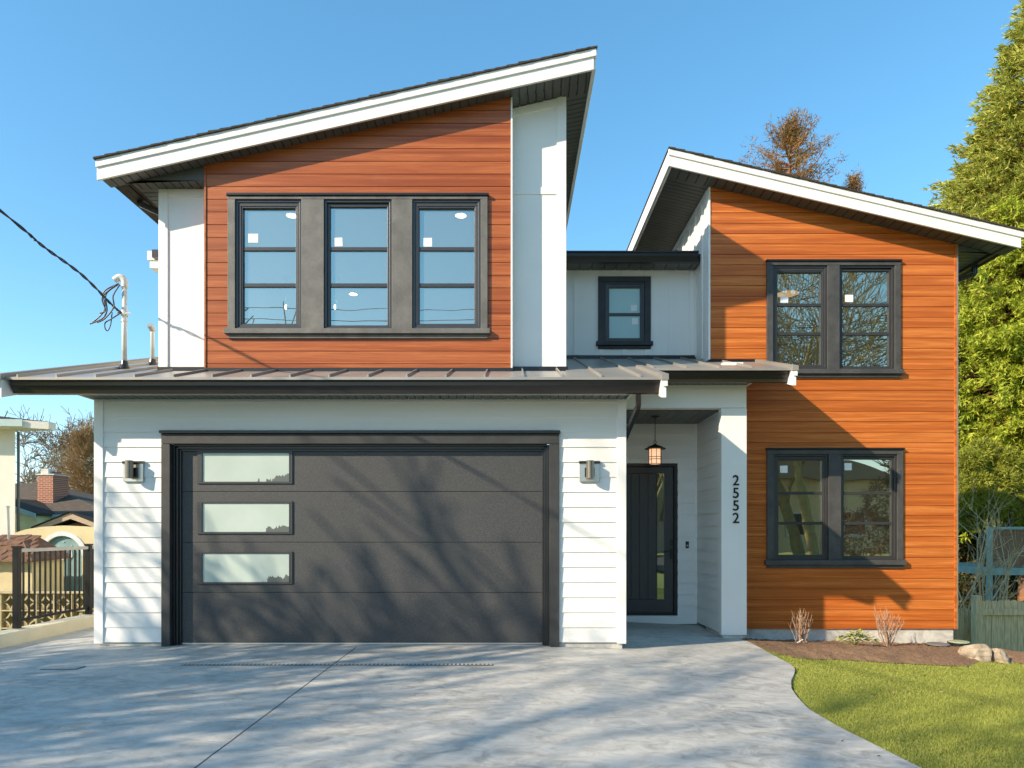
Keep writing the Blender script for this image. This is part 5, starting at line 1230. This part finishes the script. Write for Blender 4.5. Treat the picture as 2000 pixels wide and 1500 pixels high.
for q in range(-1, 17):
    a0, a1 = math.pi * max(q, 0) / 16, math.pi * (q + 1) / 16
    if q < 0: continue
    r1, r2 = gr + .005, gr + .075 + .03 * (1 - q / 16); ar.prism([(gx + r1 * math.cos(a0), gsp + r1 * math.sin(a0)), (gx + r2 * math.cos(a0), gsp + r2 * math.sin(a0)), (gx + r2 * math.cos(a1), gsp + r2 * math.sin(a1)), (gx + r1 * math.cos(a1), gsp + r1 * math.sin(a1))], 'y', YQ - .02, YQ + .02)
fix_normals(ar.build('arch_trim', simple('pale_blue_plaster', (.62, .64, .66), .8), t))
orn = MB()
for dx_, hh, rot in ((-.16, .13, .4), (0, .17, 0), (.16, .13, -.4)):
    c = Vector((gx + dx_ - .02, YQ + .035, gsp - .02)); pts = []
    for lx_, lz_ in ((0, -hh * .6), (.04, 0), (0, hh), (-.04, 0)): pts.append((c.x + lx_ * math.cos(rot) - lz_ * math.sin(rot) * .5, c.z + lz_))
    orn.prism(pts, 'y', YQ + .035, YQ + .055)
for dx_, dz_ in ((-.2, .18), (.0, .27), (.16, .2)): orn.lathe([(.015, 0), (.015, .01)], (gx + dx_, YQ + .045, gsp + dz_), 8)
fix_normals(orn.build('ornament', M['paper'], gate))
# little tiled lean-to at far left
YT = 12.6
t = thing('lean_to', (PX(20, YT), YT, -.4), 'small yellow lean-to with brown clay tile roof at the left edge', 'shed')
MB().box(-14, PX(62, YT), YT, YT + .9, -.5, PZ(1097, YT)).build('wall', M['creamy'], t)
m = MB()
def tz_(s, x): return s
nrow = 5
for i in range(nrow):
    f0, f1 = i / nrow, (i + 1) / nrow
    y0, y1 = YT - .22 + f0 * .75, YT - .22 + f1 * .75 + .04; z0, z1 = PZ(1096, YT) + f0 * .46, PZ(1096, YT) + f1 * .46 - .01
    xr0 = PX(77, YT) - .02 - f0 * .42; x = -12.5
    while x < xr0 - .05:
        wdt = .11; zz = random.uniform(-.008, .012); m.hexa([(x, y0, z0 + zz), (min(x + wdt, xr0), y0, z0 + zz), (min(x + wdt, xr0), y1, z1 + zz), (x, y1, z1 + zz), (x, y0, z0 + .03 + zz), (min(x + wdt, xr0), y0, z0 + .03 + zz), (min(x + wdt, xr0), y1, z1 + .03 + zz), (x, y1, z1 + .03 + zz)]); x += wdt + .006
m.build('tile_roof', M['tile'], t)
# lower right slope of the lean-to roof
MB().hexa([(PX(30, YT), YT + .2, PZ(1062, YT)), (PX(76, YT), YT - .2, PZ(1097, YT)), (PX(76, YT), YT + .9, PZ(1094, YT)), (PX(30, YT), YT + .6, PZ(1054, YT)), (PX(30, YT), YT + .2, PZ(1057, YT)), (PX(78, YT), YT - .22, PZ(1092, YT)), (PX(78, YT), YT + .9, PZ(1088, YT)), (PX(30, YT), YT + .6, PZ(1048, YT))]).build('tile_roof', M['tile'], t)
sp = thing('stove_pipe', P_(18, 1066, YT + .4), 'thin grey pipe rising from the tiled lean-to roof', 'pipe'); MB().tube([P_(18, 1070, YT + .4), P_(15.5, 992, YT + .4)], .022, 8).build('pipe', M['galv'], sp); MB().tube([P_(15.5, 992, YT + .4), P_(15.4, 988, YT + .4)], .032, 8).build('pipe_cap', M['galv'], sp)
# timber gabled shed behind the wall
YR = 16.5
t = thing('timber_shed', (PX(137, YR), YR, -.3), 'timber gabled shed roof rising behind the cream garden wall', 'shed'); ap = (PX(137, YR), PZ(1002, YR)); lf = (PX(62, YR), PZ(1032, YR)); rt = (PX(212, YR), PZ(1032, YR))
m = MB(); m.prism([lf, (lf[0], lf[1] - .1), (ap[0], ap[1] - .14), ap], 'y', YR, YR + .05); m.prism([ap, (ap[0], ap[1] - .14), (rt[0], rt[1] - .1), rt], 'y', YR + .001, YR + .05); fix_normals(m.build('barge_board', M['barge'], t))
m = MB(); m.hexa([(lf[0], YR + .05, lf[1] - .03), (ap[0], YR + .05, ap[1] - .03), (ap[0], YR + 2.6, ap[1] - .03), (lf[0], YR + 2.6, lf[1] - .03), (lf[0], YR - .05, lf[1] + .03), (ap[0], YR - .05, ap[1] + .03), (ap[0], YR + 2.6, ap[1] + .03), (lf[0], YR + 2.6, lf[1] + .03)])
m.hexa([(ap[0], YR + .05, ap[1] - .03), (rt[0], YR + .05, rt[1] - .03), (rt[0], YR + 2.6, rt[1] - .03), (ap[0], YR + 2.6, ap[1] - .03), (ap[0], YR - .05, ap[1] + .029), (rt[0], YR - .05, rt[1] + .029), (rt[0], YR + 2.6, rt[1] + .029), (ap[0], YR + 2.6, ap[1] + .029)]); m.build('roof', M['shingle'], t)
MB().prism([(lf[0] + .3, -.4), (rt[0] - .3, -.4), (rt[0] - .3, rt[1]), (ap[0], ap[1] - .16), (lf[0] + .3, lf[1])], 'y', YR + .5, YR + 2.5).build('wall', M['brownwood'], t)
# white neighbour house
YN = 16.0
t = thing('white_house', (PX(30, YN), YN, -.4), 'white stucco neighbour house with overhanging roof at the left edge', 'house')
MB().prism([(PX(29.5, YN), YN), (-21, YN - 1.0), (-21, 24), (-18.4, 24)], 'z', -.5, 3.75).build('wall', M['offw'], t)
ez = PZ(842, YN)
def nz(x): return ez + .17 * (PX(95, YN) - x)
pl = [(PX(95, YN - .3), YN - .3), (PX(42, YN - .4), YN - .45), (-21.5, YN - 1.5), (-21.5, 24.6), (-18.8, 24.6), (PX(28, YN + .12), YN + .12), (PX(95, YN - .3), YN - .05)]
m = MB(); zz = [ez + .0, ez + .02, ez + .05, ez + .05, ez + .05, ez + .02, ez + 0]; n = len(pl)
m.add([(p[0], p[1], z) for p, z in zip(pl, zz)] + [(p[0], p[1], z + .17) for p, z in zip(pl, zz)], [tuple(range(n - 1, -1, -1)), tuple(range(n, 2 * n))] + [(i, (i + 1) % n, (i + 1) % n + n, i + n) for i in range(n)]); m.build('eave', M['offw'], t)
m = MB(); m.add([(p[0], p[1], z + .175) for p, z in zip(pl, zz)] + [(-17.5, 20, ez + 1.3)], [(i, (i + 1) % n, n) for i in range(n)]); fix_normals(m.build('roof', M['shingle'], t))
m = MB(); xa, ya = PX(42, YN - .5), YN - .48; m.hexa([(-21.5, YN - 1.54, ez + .04), (xa, ya, ez + .04), (xa, ya + .02, ez + .04), (-21.5, YN - 1.51, ez + .04), (-21.5, YN - 1.54, ez + .2), (xa, ya, ez + .2), (xa, ya + .02, ez + .2), (-21.5, YN - 1.51, ez + .2)]); m.build('fascia_board', M['paleteal'], t)
MB().tube([(PX(33, YN + .1), YN + .15, ez), (PX(33, YN + .1), YN + .15, -.4)], .03, 6).build('downpipe', M['soffit'], t)
# grey roofed house with brick chimney
YO = 26.0
t = thing('grey_roofed_house', (-19, YO, -.4), 'low pale yellow house with dark shingle hip roof and brick chimney', 'house')
e_z, r_z = PZ(1006, YO), PZ(944, 30); rf = MB(); rf.add([(-30, YO, e_z), (-15.0, YO, e_z), (-15.0, 34, e_z), (-30, 34, e_z), (PX(78, 30), 30, r_z), (-30, 30, r_z)], [(0, 1, 4, 5), (1, 2, 4), (2, 3, 5, 4), (0, 5, 3), (3, 2, 1, 0)]); hip = fix_normals(rf.build('roof', M['shingle2'], t))
MB().box(-29.5, -15.5, YO + .5, 33.5, -.5, e_z - .002).build('wall', simple('pale_yellow_wall', (.62, .60, .36), .85), t); MB().box(-30, -15.0, YO - .05, YO, e_z - .12, e_z + .02).build('fascia_board', M['paleteal'], t)
YCh = 27.4; c0_, c1_ = PX(73, YCh), PX(103.5, YCh); MB().box(c0_, c1_, YCh, YCh + .95, e_z + .1, PZ(928, YCh)).build('chimney', M['brick'], hip); MB().box(c0_ - .03, c1_ + .06, YCh - .04, YCh + 1.0, PZ(928, YCh) + .001, PZ(925.5, YCh)).build('chimney_cap', M['found'], hip)
MB().box(PX(76, YCh), PX(91, YCh), YCh + .1, YCh + .5, PZ(925.5, YCh) + .001, PZ(915, YCh)).build('chimney_pot', M['found'], hip); MB().box(PX(93, YCh), PX(101, YCh), YCh + .3, YCh + .6, PZ(925.5, YCh) + .001, PZ(919, YCh)).build('chimney_pot', M['brick'], hip)
# gabled wing of that house, teal rake
gw = MB(); YGw = 25.0; gp = [(PX(-20, YGw), PZ(975, YGw)), (PX(66, YGw), PZ(1009, YGw)), (PX(62, YGw), PZ(1040, YGw)), (PX(62, YGw), -.5), (PX(-20, YGw), -.5)]
fix_normals(MB().prism([(PX(-20, YGw), -.5), (PX(61, YGw), -.5), (PX(61, YGw), PZ(1007, YGw)), (PX(-20, YGw), PZ(978, YGw))], 'y', YGw + .3, YGw + 3).build('wing_wall', simple('bright_cream_wall', (.72, .68, .40), .85), t))
fix_normals(MB().prism([(PX(-20, YGw), PZ(981, YGw)), (PX(68, YGw), PZ(1012, YGw)), (PX(68, YGw), PZ(1003, YGw)), (PX(-20, YGw), PZ(972, YGw))], 'y', YGw, YGw + .06).build('rake_board', M['paleteal'], t)); fix_normals(MB().prism([(PX(-20, YGw), PZ(976, YGw)), (PX(68, YGw), PZ(1007, YGw)), (PX(68, YGw), PZ(1002, YGw)), (PX(-20, YGw), PZ(971, YGw))], 'y', YGw + .06, YGw + 4).build('roof', M['shingle'], t))

# ================================================================== ACROSS THE ROAD (seen mirrored in the windows)
t = thing('cream_house', (15, -23, 0), 'cream house across the road, mirrored in the lower window', 'house'); MB().box(8, 24, -30, -22, 0, 4.6).build('wall', simple('tan_stucco', (0.85, 0.68, 0.40), 0.85), t); fix_normals(MB().prism([(7.4, 4.6), (24.6, 4.6), (16, 7.2)], 'y', -30.5, -21.5).build('roof', M['barge'], t))
for x in (10, 14, 18, 21.5):
    wn = MB().box(x - .75, x + .75, -22, -21.94, 1.0, 2.6).build('window', M['trimw'], t); MB().box(x - .62, x + .62, -21.939, -21.93, 1.12, 2.48).build('pane', M['black'], wn)
cs = [((16.6 + i * 1.4, -11.5 + (i % 2) * .6, 1.2 + 1.5 * (i % 3)), 1.5, 1) for i in range(8)]
blob_bush('hedge', 'golden brown hedge across the road, mirrored in the lower window', 'hedge', cs, 2200, .25, .06, 'folt', (22, -10.2, 0))
for i, (zz, yy) in enumerate(((9.6, -8.0), (9.25, -8.3), (8.9, -8.0))):
    m = MB(); m.tube([(x, yy, zz + .0016 * (x - 2) ** 2 + .02 * x) for x in range(-30, 31, 5)], .014, 5); o = m.build('power_line', M['cable'], None, (0, yy, zz)); tag(o, ['top', 'middle', 'lowest'][i] + ' power line along the road, mirrored in the triple window', 'power line', 'power lines along the road')

bare_tree('bare_tree', (7.6, -15.5, 0), 16, 0.32, 51, 'bare tree straight across the road, mirrored in the door pane', levels=5, mat='moss', thin=0.014, kids=(5, 6))
t = thing('wood_fence', (6.5, -17, 0), 'brown board fence across the road, mirrored in the door pane', 'fence')
m = MB(); x = 1.0
while x < 12: m.box(x, x + .14, -17.0, -16.97, 0, 1.9 + random.uniform(-.02, .02)); x += .147
m.build('board_panel', M['barge'], t); MB().box(1, 12, -16.968, -16.93, 1.5, 1.6).build('rail', M['barge'], t)

# fallen leaves on the lawn, soil and driveway edge
LV = []
for i in range(230):
    y = RNG.uniform(3.6, 10.2); x = RNG.uniform(xr(min(y, 9.5)) - 0.35 if i % 6 == 0 else xr(min(y, 9.5)) + 0.05, min(0.8 * y, 6.9))
    z = zg(x, 0) + (0.012 if x > xr(min(y, 9.5)) else 0.006)
    if x > SX[0] and y > ysoil(min(x, SX[-1])): z = zsoil(min(x, 6.9), y) + 0.02
    a = RNG.uniform(0, 6.283); L = RNG.uniform(0.009, 0.022); d = np.array([math.cos(a), math.sin(a), RNG.normal(0, .25)]); q = np.array([-math.sin(a), math.cos(a), RNG.normal(0, .3)]); c = np.array([x, y, z])
    LV += [c - d * L, c + q * L * .5, c + d * L, c - q * L * .5]
M['litter'] = leaf_m('dry_fallen_leaves', [(0.0, (0.14, 0.07, 0.03)), (0.6, (0.35, 0.19, 0.08)), (1.0, (0.55, 0.42, 0.22))], 0.2)
tag(np_mesh('leaf_litter', np.array(LV), 4, M['litter']), 'scattered dry leaf bits on the lawn and soil bed', 'leaf litter', kind='stuff')

cs = [((4 + i * .9, -19.5 + (i % 2) * .6, 1.6 + 1.5 * (i % 3)), 1.8, 1) for i in range(10)]
blob_bush('hedge', 'tan bushes behind the fence across the road, mirrored in the door pane', 'hedge', cs, 4000, .34, .10, 'folt', (8, -19.3, 0))

# far wood closing the horizon
n = 26000; X_ = RNG.uniform(-110, 110, n); hh = 2.6 + 1.1 * np.sin(X_ * 0.31) + 0.8 * np.sin(X_ * 0.83 + 1); Z_ = RNG.uniform(-0.6, 1, n) ** 1.0 * hh
P_f = np.column_stack([X_, 72 + RNG.normal(0, 1.5, n), np.maximum(Z_, -0.8)])
tag(np_mesh('distant_wood', leaves(P_f, np.tile([0, -0.2, 1.0], (n, 1)), 1.0, 0.55, 0.9), 3, M['fold']), 'far low line of dark trees at the horizon', 'wood', kind='stuff')
